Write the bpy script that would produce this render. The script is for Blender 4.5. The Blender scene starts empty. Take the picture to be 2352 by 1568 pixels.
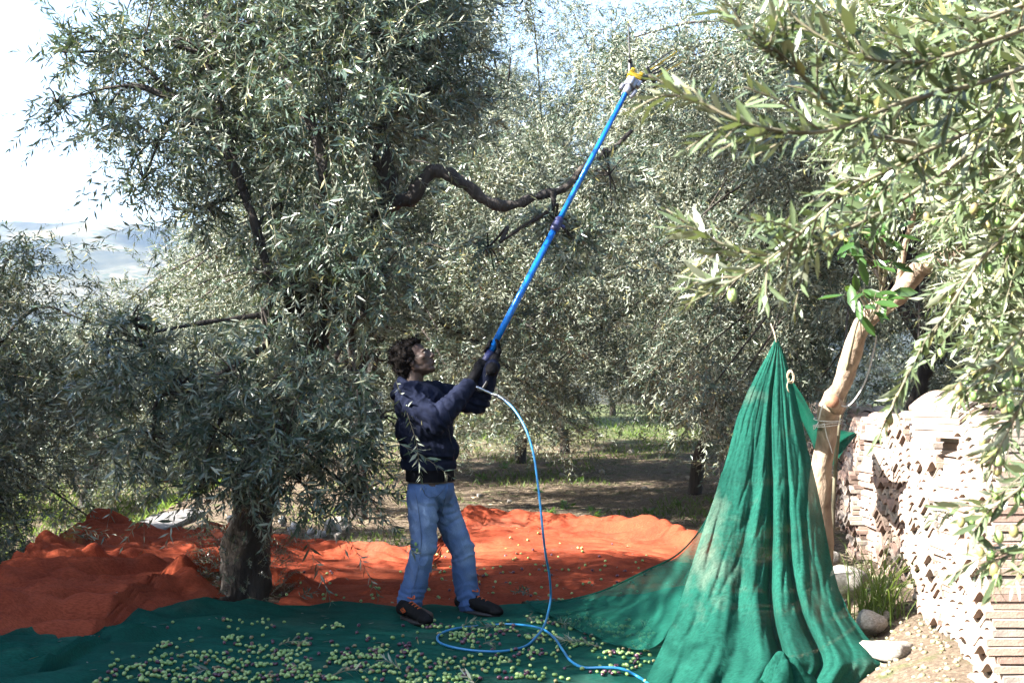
import bpy, bmesh, math, random
import numpy as np
from mathutils import Vector, Matrix, noise

random.seed(7)
rng = np.random.default_rng(7)
scene = bpy.context.scene
COL = scene.collection
PI = math.pi

# ------------------------------------------------------------------ camera, sky, sun, exposure
CAM = np.array([0.0, 0.0, 1.5])
FPX = 1200.0
PITCH = math.atan(51 / FPX)
cam_data = bpy.data.cameras.new('camera')
cam_data.sensor_width = 22.2
cam_data.lens = 22.2 * FPX / 1024
cam_data.clip_start = 0.05
cam_data.clip_end = 6000
cam_data.dof.use_dof = True
cam_data.dof.focus_distance = 8.0
cam_data.dof.aperture_fstop = 6.3
cam = bpy.data.objects.new('camera', cam_data)
cam.location = CAM
cam.rotation_euler = (PI / 2 + PITCH, 0, 0)
COL.objects.link(cam)
scene.camera = cam

SUN_EL = math.radians(35)
TO_SUN = np.array([-0.93, -0.37])            # horizontal direction towards the sun
TO_SUN /= np.linalg.norm(TO_SUN)
world = bpy.data.worlds.new('World')
scene.world = world
world.use_nodes = True
wn = world.node_tree
bg = wn.nodes['Background']
sky = wn.nodes.new('ShaderNodeTexSky')
sky.sky_type = 'NISHITA'
sky.sun_disc = False
sky.sun_elevation = SUN_EL
sky.sun_rotation = math.atan2(TO_SUN[0], TO_SUN[1])
sky.altitude = 200
sky.air_density = 1.0
sky.dust_density = 1.6
sky.ozone_density = 1.0
wn.links.new(sky.outputs[0], bg.inputs[0])
bg.inputs[1].default_value = 0.07

sun_data = bpy.data.lights.new('sun', 'SUN')
sun_data.energy = 5.0
sun_data.angle = math.radians(0.5)
sun_data.color = (1.0, 0.95, 0.87)
sun = bpy.data.objects.new('sun', sun_data)
sdir = Vector((-TO_SUN[0] * math.cos(SUN_EL), -TO_SUN[1] * math.cos(SUN_EL), -math.sin(SUN_EL)))
sun.rotation_euler = sdir.to_track_quat('-Z', 'Y').to_euler()
sun.location = (-30, -15, 40)
COL.objects.link(sun)

scene.view_settings.view_transform = 'Standard'
scene.view_settings.look = 'None'
scene.view_settings.gamma = 1.0
scene.view_settings.use_curve_mapping = False
scene.view_settings.exposure = 3.05
cy = scene.cycles
cy.max_bounces = 8
cy.diffuse_bounces = 4
cy.glossy_bounces = 2
cy.transmission_bounces = 5
cy.transparent_max_bounces = 10
cy.volume_bounces = 0
cy.caustics_reflective = False
cy.caustics_refractive = False

# ------------------------------------------------------------------ helpers
K = 1024 / 2352                              # my reading of the photo is in a 2352 px wide frame


def at(dx, dy, Y):
    u = (dx * K - 512) / FPX
    v = (341 - dy * K) / FPX
    d = np.array([u, math.cos(PITCH) - v * math.sin(PITCH), math.sin(PITCH) + v * math.cos(PITCH)])
    return CAM + d * (Y / d[1])


def to_px(P):
    P = np.asarray(P) - CAM
    d = P[..., 1] * math.cos(PITCH) + P[..., 2] * math.sin(PITCH)
    h = -P[..., 1] * math.sin(PITCH) + P[..., 2] * math.cos(PITCH)
    d = np.maximum(d, 1e-3)
    return 512 + FPX * P[..., 0] / d, 341 - FPX * h / d, d


def sstep(a, b, x):
    t = np.clip((np.asarray(x, float) - a) / (b - a), 0, 1)
    return t * t * (3 - 2 * t)


_h = rng.random((256, 256))


def vnoise(x, y):
    """smooth value noise on arrays, 0..1"""
    x = np.asarray(x, float); y = np.asarray(y, float)
    xi = np.floor(x).astype(int); yi = np.floor(y).astype(int)
    fx = x - xi; fy = y - yi
    fx = fx * fx * (3 - 2 * fx); fy = fy * fy * (3 - 2 * fy)
    a = _h[xi & 255, yi & 255]; b = _h[(xi + 1) & 255, yi & 255]
    c = _h[xi & 255, (yi + 1) & 255]; d = _h[(xi + 1) & 255, (yi + 1) & 255]
    return (a * (1 - fx) + b * fx) * (1 - fy) + (c * (1 - fx) + d * fx) * fy


def fbm(x, y, o=4):
    s = 0; a = 0.5
    for k in range(o):
        s = s + a * vnoise(x * 2 ** k + 17 * k, y * 2 ** k + 31 * k); a *= 0.5
    return s


def wall_x(y):
    return 2.12 + (y - 5.5) * 0.165


def hfun(x, y):
    x = np.asarray(x, float); y = np.asarray(y, float)
    z = 0.03 * np.maximum(0, y - 12) - 0.03 * np.maximum(0, y - 45) - 0.22 * np.maximum(0, y - 60)
    z = z + 0.24 * sstep(-0.75, 0.0, x - wall_x(y)) * sstep(14, 11, y)
    z = z - 0.65 * sstep(-4.1, -5.0, x) - 0.22 * np.maximum(0, -x - 15)
    z = z + (vnoise(x * 1.3, y * 1.3) - 0.5) * 0.05 + (vnoise(x * 6, y * 6) - 0.5) * 0.015
    z = z + (vnoise(x * 0.2, y * 0.2) - 0.5) * 0.12 * sstep(9, 16, y)
    return np.maximum(z, -85)


def gp(dx, dy):
    Y = 8.0
    for _ in range(12):
        p0 = at(dx, dy, 1.0) - CAM
        p = CAM + p0 * Y
        z = float(hfun(p[0], p[1]))
        if p0[2] > -1e-3:
            break
        Y = 0.5 * Y + 0.5 * (z - 1.5) / p0[2]
    p = CAM + p0 * Y
    return np.array([p[0], p[1], float(hfun(p[0], p[1]))])


def new_mesh(name, V, F, mats=(), smooth=True, tint=None, mi=None):
    """V (n,3); F array (m,3|4) or list of faces; tint per-vertex floats"""
    me = bpy.data.meshes.new(name)
    V = np.asarray(V, np.float32).reshape(-1, 3)
    if isinstance(F, np.ndarray):
        m, k = F.shape
        me.vertices.add(len(V)); me.vertices.foreach_set('co', V.ravel())
        me.loops.add(m * k); me.loops.foreach_set('vertex_index', F.astype(np.int32).ravel())
        me.polygons.add(m)
        me.polygons.foreach_set('loop_start', np.arange(0, m * k, k, dtype=np.int32))
        me.polygons.foreach_set('loop_total', np.full(m, k, np.int32))
        me.update(calc_edges=True)
    else:
        me.from_pydata([tuple(map(float, v)) for v in V], [], [tuple(map(int, f)) for f in F])
        me.update()
    for m_ in mats:
        me.materials.append(m_)
    if mi is not None:
        me.polygons.foreach_set('material_index', np.asarray(mi, np.int32))
    if smooth and len(me.polygons):
        me.polygons.foreach_set('use_smooth', np.ones(len(me.polygons), bool))
    if tint is not None:
        a = me.attributes.new('tint', 'FLOAT', 'POINT')
        a.data.foreach_set('value', np.asarray(tint, np.float32))
    return me


def link(name, data, parent=None, loc=None, rot=None):
    o = bpy.data.objects.new(name, data)
    COL.objects.link(o)
    if parent is not None:
        o.parent = parent
        o.matrix_parent_inverse = Matrix.Translation(-Vector(parent.location))
    if loc is not None:
        o.location = loc
    if rot is not None:
        o.rotation_euler = rot
    return o


def tag(o, label=None, cat=None, group=None, kind=None):
    if label: o['label'] = label
    if cat: o['category'] = cat
    if group: o['group'] = group
    if kind: o['kind'] = kind
    return o


def empty(name, loc, label=None, cat=None, group=None):
    o = bpy.data.objects.new(name, None)
    o.empty_display_size = 0.1
    o.location = [float(c) for c in loc]
    COL.objects.link(o)
    return tag(o, label, cat, group)


class MB:
    """collects verts and faces of one mesh"""
    def __init__(self):
        self.V = []; self.F = []; self.M = []

    def add(self, V, F, m=0):
        o = len(self.V)
        self.V.extend([tuple(map(float, v)) for v in V])
        self.F.extend([tuple(int(i) + o for i in f) for f in F])
        self.M.extend([m] * len(F))
        return self

    def tube(self, pts, rad, sides=8, caps=True, bump=0.0, bscale=6.0, m=0, flat=1.0):
        P = np.asarray(pts, float)
        n = len(P)
        R = np.full(n, rad, float) if np.isscalar(rad) else np.asarray(rad, float)
        T = np.gradient(P, axis=0) if n > 2 else np.repeat((P[1] - P[0])[None], 2, 0)
        T /= np.maximum(np.linalg.norm(T, axis=1, keepdims=True), 1e-9)
        u = np.cross(T[0], [0.13, 0.31, 1.0]); 
        if np.linalg.norm(u) < 1e-3: u = np.cross(T[0], [1, 0, 0])
        u /= np.linalg.norm(u)
        V = []
        for i in range(n):
            u = u - T[i] * np.dot(u, T[i]); u /= np.linalg.norm(u)
            w = np.cross(T[i], u)
            for k in range(sides):
                a = 2 * PI * k / sides
                r = R[i]
                d = u * math.cos(a) + w * math.sin(a) * flat
                p = P[i] + d * r
                if bump:
                    q = Vector((p[0] * bscale, p[1] * bscale, p[2] * bscale * 0.4))
                    r2 = r * (1 + bump * (noise.noise(q) + 0.5 * noise.noise(q * 2.7)))
                    p = P[i] + d * r2
                V.append(p)
        F = []
        for i in range(n - 1):
            for k in range(sides):
                k2 = (k + 1) % sides
                F.append((i * sides + k, i * sides + k2, (i + 1) * sides + k2, (i + 1) * sides + k))
        if caps:
            F.append(tuple(range(sides - 1, -1, -1)))
            F.append(tuple((n - 1) * sides + k for k in range(sides)))
        return self.add(V, F, m)

    def capsule(self, a, b, ra, rb, sides=14, rings=5, m=0):
        a = np.asarray(a, float); b = np.asarray(b, float)
        d = b - a; L = np.linalg.norm(d)
        if L < 1e-6: d = np.array([0, 0, 1.0])
        else: d = d / L
        pts = []; rr = []
        for i in range(rings + 1):
            t = -PI / 2 + (PI / 2) * i / rings
            pts.append(a + d * ra * math.sin(t)); rr.append(max(ra * math.cos(t), 1e-4))
        for i in range(rings + 1):
            t = (PI / 2) * i / rings
            pts.append(b + d * rb * math.sin(t)); rr.append(max(rb * math.cos(t), 1e-4))
        P = np.array(pts)
        u = np.cross(d, [0.13, 0.31, 1.0])
        if np.linalg.norm(u) < 1e-3: u = np.cross(d, [1, 0, 0])
        u /= np.linalg.norm(u); w = np.cross(d, u)
        V = [P[i] + (u * math.cos(2 * PI * k / sides) + w * math.sin(2 * PI * k / sides)) * rr[i] for i in range(len(P)) for k in range(sides)]
        F = [(i * sides + k, i * sides + (k + 1) % sides, (i + 1) * sides + (k + 1) % sides, (i + 1) * sides + k) for i in range(len(P) - 1) for k in range(sides)]
        F.append(tuple(range(sides - 1, -1, -1))); F.append(tuple((len(P) - 1) * sides + k for k in range(sides)))
        return self.add(V, F, m)

    def ellipsoid(self, c, r, rot=None, seg=16, ring=10, m=0):
        c = np.asarray(c, float); r = np.asarray(r, float)
        V = []; F = []
        for i in range(ring + 1):
            t = PI * i / ring
            for k in range(seg):
                a = 2 * PI * k / seg
                p = np.array([math.sin(t) * math.cos(a), math.sin(t) * math.sin(a), math.cos(t)])
                p = np.where(np.abs(p) < 1e-6, 1e-4, p) * r
                V.append((rot @ p if rot is not None else p) + c)
        for i in range(ring):
            for k in range(seg):
                F.append((i * seg + k, (i + 1) * seg + k, (i + 1) * seg + (k + 1) % seg, i * seg + (k + 1) % seg))
        F.append(tuple(range(seg))); F.append(tuple(ring * seg + k for k in range(seg - 1, -1, -1)))
        return self.add(V, F, m)

    def box(self, c, s, rot=None, bev=0.0, m=0):
        c = np.asarray(c, float); s = np.asarray(s, float) / 2
        b = min(bev, *(s * 0.9))
        pts = []
        for sx in (-1, 1):
            for sy in (-1, 1):
                for sz in (-1, 1):
                    pts.append((sx, sy, sz))
        if b <= 0:
            V = [np.array(p) * s for p in pts]
            F = [(0, 1, 3, 2), (4, 6, 7, 5), (0, 4, 5, 1), (2, 3, 7, 6), (0, 2, 6, 4), (1, 5, 7, 3)]
        else:
            bm = bmesh.new()
            bmesh.ops.create_cube(bm, size=2)
            for v in bm.verts: v.co = Vector((v.co.x * s[0], v.co.y * s[1], v.co.z * s[2]))
            bmesh.ops.bevel(bm, geom=bm.edges[:], offset=b, segments=2, affect='EDGES', profile=0.5)
            bm.verts.index_update()
            V = [np.array(v.co) for v in bm.verts]; F = [[v.index for v in f.verts] for f in bm.faces]
            bm.free()
        V = [(rot @ v if rot is not None else v) + c for v in V]
        return self.add(V, F, m)

    def build(self, name, mats, parent=None, smooth=True, loc=None):
        mats = mats if isinstance(mats, (list, tuple)) else [mats]
        V = np.array(self.V, float)
        if loc is not None: V = V - np.asarray(loc, float)
        me = new_mesh(name, V, self.F, mats, smooth, mi=self.M)
        return link(name, me, parent, loc=None if loc is None else [float(c) for c in loc])

    def remesh(self, name, voxel, smooth_it=4, fac=0.5):
        """melt the overlapping shapes into one continuous surface; returns verts, faces"""
        me = new_mesh('melt', self.V, self.F, (), True)
        o = bpy.data.objects.new('melt', me); COL.objects.link(o)
        r = o.modifiers.new('r', 'REMESH'); r.mode = 'VOXEL'; r.voxel_size = voxel
        if smooth_it:
            s = o.modifiers.new('s', 'SMOOTH'); s.iterations = smooth_it; s.factor = fac
        dg = bpy.context.evaluated_depsgraph_get(); dg.update()
        m2 = bpy.data.meshes.new_from_object(o.evaluated_get(dg))
        n = len(m2.vertices); V = np.empty(n * 3, np.float32); m2.vertices.foreach_get('co', V)
        F = [tuple(p.vertices) for p in m2.polygons]
        Nn = np.empty(n * 3, np.float32); m2.vertices.foreach_get('normal', Nn)
        bpy.data.objects.remove(o); bpy.data.meshes.remove(me); bpy.data.meshes.remove(m2)
        return V.reshape(-1, 3).astype(float), F, Nn.reshape(-1, 3).astype(float)


def spline(pts, n):
    P = np.asarray(pts, float)
    if len(P) < 3:
        t = np.linspace(0, 1, n)[:, None]
        return P[0] * (1 - t) + P[-1] * t
    Q = np.vstack([2 * P[0] - P[1], P, 2 * P[-1] - P[-2]])
    out = []
    for s in np.linspace(0, len(P) - 1 - 1e-6, n):
        i = int(s); t = s - i
        a, b, c, d = Q[i], Q[i + 1], Q[i + 2], Q[i + 3]
        out.append(0.5 * ((2 * b) + (c - a) * t + (2 * a - 5 * b + 4 * c - d) * t * t + (3 * b - a - 3 * c + d) * t ** 3))
    return np.array(out)


def unit(v):
    v = np.asarray(v, float)
    return v / np.maximum(np.linalg.norm(v, axis=-1, keepdims=True), 1e-9)


# ------------------------------------------------------------------ materials
class NT:
    def __init__(self, name):
        self.m = bpy.data.materials.new(name); self.m.use_nodes = True
        self.t = self.m.node_tree; self.n = self.t.nodes; self.l = self.t.links
        self.p = self.n['Principled BSDF']; self.out = self.n['Material Output']

    def node(self, typ, **kw):
        nd = self.n.new(typ)
        for k, v in kw.items(): setattr(nd, k, v)
        return nd

    def noise(self, scale, detail=5, rough=0.55, co='Object', dist=0.0, stretch=None):
        tc = self.node('ShaderNodeTexCoord')
        src = tc.outputs[co]
        if stretch:
            mp = self.node('ShaderNodeMapping'); mp.inputs['Scale'].default_value = stretch
            self.l.new(src, mp.inputs[0]); src = mp.outputs[0]
        x = self.node('ShaderNodeTexNoise')
        x.inputs['Scale'].default_value = scale; x.inputs['Detail'].default_value = detail
        x.inputs['Roughness'].default_value = rough; x.inputs['Distortion'].default_value = dist
        self.l.new(src, x.inputs['Vector'])
        return x.outputs['Fac']

    def ramp(self, fac, stops):
        r = self.node('ShaderNodeValToRGB')
        e = r.color_ramp.elements
        while len(e) < len(stops): e.new(0.5)
        for k, (p, c) in enumerate(stops):
            e[k].position = p; e[k].color = (*c, 1) if len(c) == 3 else c
        self.l.new(fac, r.inputs[0])
        return r.outputs[0]

    def mix(self, fac, a, b, mode='MIX'):
        x = self.node('ShaderNodeMix', data_type='RGBA', blend_type=mode)
        for s, v in ((x.inputs[0], fac), (x.inputs[6], a), (x.inputs[7], b)):
            if isinstance(v, (int, float)): s.default_value = v
            elif isinstance(v, tuple): s.default_value = (*v, 1) if len(v) == 3 else v
            else: self.l.new(v, s)
        return x.outputs[2]

    def bump(self, h, strength=0.5, dist=0.01):
        b = self.node('ShaderNodeBump'); b.inputs['Strength'].default_value = strength
        b.inputs['Distance'].default_value = dist
        self.l.new(h, b.inputs['Height']); self.l.new(b.outputs[0], self.p.inputs['Normal'])

    def base(self, c):
        if isinstance(c, tuple): self.p.inputs['Base Color'].default_value = (*c, 1)
        else: self.l.new(c, self.p.inputs['Base Color'])

    def set(self, **kw):
        for k, v in kw.items(): self.p.inputs[k.replace('_', ' ')].default_value = v
        return self


def simple(name, c1, c2=None, scale=8, rough=0.7, bump=0.3, bdist=0.004, metal=0.0, spec=0.5, stretch=None, detail=5, bscale=None, co='Object'):
    t = NT(name)
    c2 = c2 or tuple(c * 0.7 for c in c1)
    f = t.noise(scale, detail, stretch=stretch, co=co)
    t.base(t.ramp(f, [(0.35, c2), (0.65, c1)]))
    t.set(Roughness=rough, Metallic=metal)
    t.p.inputs['Specular IOR Level'].default_value = spec
    if bump: t.bump(t.noise(bscale or scale * 4, 4, stretch=stretch, co=co), bump, bdist)
    return t.m


def leaf_material(name, top, under, old, trans=(0.10, 0.14, 0.03), tfac=0.22, rough=0.4):
    t = NT(name)
    at_ = t.node('ShaderNodeAttribute', attribute_name='tint')
    ct = t.ramp(at_.outputs['Fac'], [(0.0, tuple(c * 0.7 for c in top)), (0.6, top), (0.93, tuple(c * 1.35 for c in top)), (0.985, old)])
    cu = t.ramp(at_.outputs['Fac'], [(0.0, tuple(c * 0.8 for c in under)), (0.9, under), (0.985, old)])
    g = t.node('ShaderNodeNewGeometry')
    t.base(t.mix(g.outputs['Backfacing'], ct, cu))
    r = t.node('ShaderNodeMapRange'); r.inputs['To Min'].default_value = rough; r.inputs['To Max'].default_value = 0.65
    t.l.new(g.outputs['Backfacing'], r.inputs[0]); t.l.new(r.outputs[0], t.p.inputs['Roughness'])
    tr = t.node('ShaderNodeBsdfTranslucent'); tr.inputs['Color'].default_value = (*trans, 1)
    ms = t.node('ShaderNodeMixShader'); ms.inputs[0].default_value = tfac
    t.l.new(t.p.outputs[0], ms.inputs[1]); t.l.new(tr.outputs[0], ms.inputs[2])
    t.l.new(ms.outputs[0], t.out.inputs[0])
    return t.m


M = {}
M['leaf'] = leaf_material('olive_leaf', (0.054, 0.083, 0.060), (0.28, 0.31, 0.24), (0.24, 0.22, 0.09), tfac=0.11, rough=0.28)
M['leaf_sunlit'] = leaf_material('sunny_olive_leaf', (0.088, 0.122, 0.062), (0.31, 0.34, 0.24), (0.28, 0.26, 0.10), tfac=0.22, rough=0.30)  # brighter copy of the olive leaf, with sunlight put into its colour
M['broad_leaf'] = leaf_material('broad_leaf', (0.028, 0.066, 0.016), (0.06, 0.10, 0.035), (0.13, 0.15, 0.03), trans=(0.10, 0.2, 0.02), tfac=0.25, rough=0.3)
M['palm_leaf'] = leaf_material('palm_leaf', (0.04, 0.07, 0.02), (0.06, 0.09, 0.03), (0.15, 0.12, 0.04))
M['grass'] = leaf_material('grass_blade', (0.07, 0.12, 0.025), (0.09, 0.14, 0.03), (0.28, 0.23, 0.1), trans=(0.2, 0.3, 0.04), tfac=0.35)
M['weed'] = leaf_material('weed_leaf', (0.05, 0.12, 0.03), (0.08, 0.15, 0.04), (0.2, 0.2, 0.05), trans=(0.15, 0.3, 0.03), tfac=0.3)
M['litter'] = leaf_material('dry_litter', (0.20, 0.155, 0.10), (0.34, 0.29, 0.21), (0.5, 0.42, 0.28), tfac=0.05, rough=0.7)
M['twig'] = simple('twig_bark', (0.19, 0.17, 0.11), (0.10, 0.09, 0.06), 20, 0.8, 0.2)
M['bark'] = simple('dark_bark', (0.048, 0.038, 0.03), (0.014, 0.011, 0.010), 7, 0.9, 1.0, 0.03, stretch=(1, 1, 0.35), bscale=22)
M['bark_pale'] = simple('smooth_bark', (0.36, 0.275, 0.20), (0.15, 0.105, 0.075), 14, 0.9, 0.9, 0.012, stretch=(1, 1, 0.4), detail=8)
M['cut_wood'] = simple('cut_wood', (0.28, 0.14, 0.08), (0.16, 0.07, 0.04), 30, 0.8, 0.3)
M['olive_green'] = simple('green_olive_skin', (0.19, 0.31, 0.10), (0.12, 0.22, 0.06), 60, 0.35, 0.0)
M['olive_pale'] = simple('pale_olive_skin', (0.29, 0.40, 0.15), (0.20, 0.30, 0.10), 60, 0.35, 0.0)
M['olive_purple'] = simple('purple_olive_skin', (0.10, 0.035, 0.06), (0.035, 0.015, 0.03), 60, 0.3, 0.0)
M['olive_turning'] = simple('turning_olive_skin', (0.22, 0.22, 0.08), (0.12, 0.05, 0.06), 45, 0.35, 0.0)
M['stone'] = simple('limestone', (0.42, 0.39, 0.35), (0.23, 0.205, 0.18), 9, 0.9, 0.8, 0.02)
M['stone_white'] = simple('whitewashed_stone', (0.62, 0.62, 0.62), (0.36, 0.35, 0.34), 8, 0.9, 0.7, 0.02)
M['concrete'] = simple('old_concrete', (0.17, 0.16, 0.155), (0.09, 0.085, 0.085), 6, 0.9, 0.7, 0.012, bscale=40)


# ------------------------------------------------------------------ haze box
def make_haze():
    t = NT('haze_air')
    t.n.remove(t.p)
    v = t.node('ShaderNodeVolumePrincipled')
    v.inputs['Color'].default_value = (0.52, 0.67, 1.0, 1)
    v.inputs['Density'].default_value = HAZE
    v.inputs['Anisotropy'].default_value = 0.2
    t.l.new(v.outputs[0], t.out.inputs['Volume'])
    b = MB().box((100, 880, 95), (2900, 2000, 370))
    o = b.build('haze', t.m, smooth=False)
    tag(o, kind='stuff')


HAZE = 0.00016
make_haze()

# ------------------------------------------------------------------ ground, hills
def graded(lo, hi, fine_lo, fine_hi, step, grow=1.18):
    a = list(np.arange(fine_lo, fine_hi + 1e-6, step))
    s = step; x = fine_hi
    while x < hi:
        s *= grow; x = min(x + s, hi); a.append(x)
    s = step; x = fine_lo; b = []
    while x > lo:
        s *= grow; x = max(x - s, lo); b.append(x)
    return np.array(b[::-1] + a)


def grid_faces(nx, ny):
    i = np.arange(nx - 1)[:, None] * ny + np.arange(ny - 1)[None]
    i = i.ravel()
    return np.stack([i, i + ny, i + ny + 1, i + 1], 1)


def ground_material():
    t = NT('grove_soil')
    big = t.noise(0.55, 5)
    mid = t.noise(5, 6)
    fine = t.noise(38, 6, 0.7)
    soil = t.ramp(fine, [(0.3, (0.045, 0.032, 0.024)), (0.48, (0.095, 0.068, 0.05)), (0.62, (0.19, 0.15, 0.11)), (0.74, (0.38, 0.34, 0.28))])
    green = t.ramp(fine, [(0.3, (0.03, 0.05, 0.015)), (0.6, (0.07, 0.095, 0.03)), (0.75, (0.17, 0.16, 0.08))])
    # more grass further back in the grove (lawn between the far trees)
    tc = t.node('ShaderNodeTexCoord'); sp = t.node('ShaderNodeSeparateXYZ'); t.l.new(tc.outputs['Object'], sp.inputs[0])
    mr = t.node('ShaderNodeMapRange'); mr.inputs['From Min'].default_value = 17; mr.inputs['From Max'].default_value = 34
    mr.inputs['To Min'].default_value = 0.0; mr.inputs['To Max'].default_value = 0.28
    t.l.new(sp.outputs[1], mr.inputs[0])
    ad = t.node('ShaderNodeMath', operation='ADD'); t.l.new(t.ramp(mid, [(0.0, (0, 0, 0)), (1.0, (1, 1, 1))]), ad.inputs[0]); t.l.new(mr.outputs[0], ad.inputs[1])
    mask = t.ramp(ad.outputs[0], [(0.56, (0, 0, 0)), (0.68, (1, 1, 1))])
    c = t.mix(mask, soil, green)
    t.base(t.mix(t.ramp(big, [(0.35, (0, 0, 0)), (0.7, (0.45, 0.45, 0.45))]), c, (0.15, 0.12, 0.085)))
    t.set(Roughness=0.95)
    t.p.inputs['Specular IOR Level'].default_value = 0.15
    t.bump(t.noise(55, 6, 0.7), 0.9, 0.02)
    return t.m


gx = graded(-1280, 1480, -5.0, 5.0, 0.08)
gy = graded(-90, 900, 5.0, 20.0, 0.085)
GX, GY = np.meshgrid(gx, gy, indexing='ij')
GZ = hfun(GX, GY)
tag(link('ground', new_mesh('ground', np.stack([GX, GY, GZ], -1).reshape(-1, 3), grid_faces(len(gx), len(gy)), [ground_material()])), kind='structure')


def hill_material(name, scale=1.0, dark=1.0):
    t = NT(name)
    fields = t.noise(0.006, 6, 0.6)
    c = t.ramp(fields, [(0.40, (0.010 * dark, 0.018 * dark, 0.014 * dark)), (0.5, (0.05 * dark, 0.053 * dark, 0.036 * dark)), (0.60, (0.17 * dark, 0.15 * dark, 0.10 * dark))])
    vo = t.node('ShaderNodeTexVoronoi'); vo.inputs['Scale'].default_value = 0.11 * scale
    tc = t.node('ShaderNodeTexCoord'); t.l.new(tc.outputs['Object'], vo.inputs['Vector'])
    dots = t.ramp(vo.outputs['Distance'], [(0.35, (1, 1, 1)), (0.5, (0, 0, 0))])
    gate = t.ramp(t.noise(0.012, 4), [(0.42, (0, 0, 0)), (0.58, (0.9, 0.9, 0.9))])
    t.base(t.mix(t.mix(1.0, dots, gate, 'MULTIPLY'), c, (0.03 * dark, 0.05 * dark, 0.028 * dark)))
    t.set(Roughness=1.0); t.p.inputs['Specular IOR Level'].default_value = 0.0
    return t.m


def hill(name, x0, x1, y0, y1, ridge_y, profile, base, m, n=(150, 70)):
    X, Y = np.meshgrid(np.linspace(x0, x1, n[0]), np.linspace(y0, y1, n[1]), indexing='ij')
    t = np.clip(1 - np.abs(Y - ridge_y) / np.where(Y < ridge_y, ridge_y - y0, (y1 - ridge_y)), 0, 1)
    top = profile(X)
    Z = base + (top - base) * (t ** 0.85) + (fbm(X * 0.008 + 3, Y * 0.008, 5) - 0.48) * 55 * np.minimum(1, t * 3) * (1 - 0.55 * t)
    tag(link(name, new_mesh(name, np.stack([X, Y, Z], -1).reshape(-1, 3), grid_faces(*n), [m])), kind='structure')


def ridge_main(x):
    z = 186 - 0.022 * (x + 550) + (fbm(x * 0.011, x * 0 + 2.2, 4) - 0.47) * 30
    return z


hill('hill', -1250, 1450, 520, 1780, 1320, ridge_main, -88, hill_material('far_hillside'))
hill('hill_spur', -420, 300, 330, 640, 480, lambda x: 30 - 0.045 * np.abs(x + 110) + (fbm(x * 0.03, x * 0 + 5, 4) - 0.47) * 10, -88, hill_material('near_hillside', 2.2, 0.5), (110, 50))

# ------------------------------------------------------------------ foliage engine
def leaf_arrays(P, D, N, L, W, sag, tris):
    """leaf blades: base P, direction D, upper-face normal N; returns verts (n,k,3) and a face template"""
    S = np.cross(N, D)
    L = L[:, None]; W = W[:, None]; sag = sag[:, None]
    if tris == 2:
        V = np.stack([P, P + D * L * 0.5 + S * W * 0.5 + N * 0.002, P + D * L - N * sag, P + D * L * 0.5 - S * W * 0.5 + N * 0.002], 1)
        T = np.array([[0, 3, 2], [0, 2, 1]])
    elif tris == 4:
        V = np.stack([P, P + D * L * 0.42 + S * W * 0.5, P + D * L * 0.48 - N * W * 0.12, P + D * L * 0.42 - S * W * 0.5, P + D * L - N * sag], 1)
        T = np.array([[0, 2, 1], [0, 3, 2], [1, 2, 4], [2, 3, 4]])
    else:
        a = P + D * L * 0.28 - N * sag * 0.05; b = P + D * L * 0.65 - N * sag * 0.45
        f = N * W * 0.10
        V = np.stack([P, a + S * W * 0.42, a - f, a - S * W * 0.42, b + S * W * 0.44, b - f, b - S * W * 0.44, P + D * L - N * sag], 1)
        T = np.array([[0, 2, 1], [0, 3, 2], [1, 2, 5], [1, 5, 4], [2, 3, 6], [2, 6, 5], [4, 5, 7], [5, 6, 7]])
    return V, T


def leaves_core(pos, tan, s, leaf_len, leaf_w, rs, up=0.35, gap=0.07, spread=0.85):
    """leaves in crossed pairs at the nodes pos (T,n,3) of stems with tangents tan"""
    T, nodes = s.shape
    ref = unit(np.cross(tan, np.array([0.2, 0.1, 1.0]) + rs.normal(0, 0.15, (T, 1, 3))))
    ref2 = np.cross(tan, ref)
    phi0 = rs.random((T, 1)) * 2 * PI
    phi = phi0 + (np.arange(nodes)[None] % 2) * (PI / 2) + rs.normal(0, 0.3, (T, nodes))
    out = []
    for side in (0, 1):
        a = phi + side * PI
        per = ref * np.cos(a)[..., None] + ref2 * np.sin(a)[..., None]
        per = unit(per - tan * np.sum(per * tan, -1, keepdims=True))
        ang = np.clip(rs.normal(spread, 0.2, (T, nodes)), 0.3, 1.4) * (1.15 - 0.45 * s)
        d = unit(tan * np.cos(ang)[..., None] + per * np.sin(ang)[..., None] + rs.normal(0, 0.10, (T, nodes, 3)))
        n = tan * 0.7 + np.array([0, 0, up]) + rs.normal(0, 0.25, (T, nodes, 3))
        n = unit(n - d * np.sum(n * d, -1, keepdims=True))
        ln = leaf_len * np.clip(rs.normal(1.0, 0.18, (T, nodes)), 0.5, 1.5) * (1.06 - 0.45 * np.clip(s, 0, 1) ** 3)
        out.append((pos, d, n, ln))
    P, Dd, Nn, Ln = (np.concatenate([o[k].reshape(-1, *o[k].shape[2:]) for o in out]) for k in range(4))
    keep = rs.random(len(P)) > gap
    P, Dd, Nn, Ln = P[keep], Dd[keep], Nn[keep], Ln[keep]
    Wd = Ln * leaf_w * np.clip(rs.normal(1, 0.15, len(P)), 0.6, 1.5)
    return dict(P=P, D=Dd, N=Nn, L=Ln, W=Wd, sag=Ln * np.clip(rs.normal(0.06, 0.07, len(P)), -0.05, 0.25), tint=rs.random(len(P)))


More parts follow.
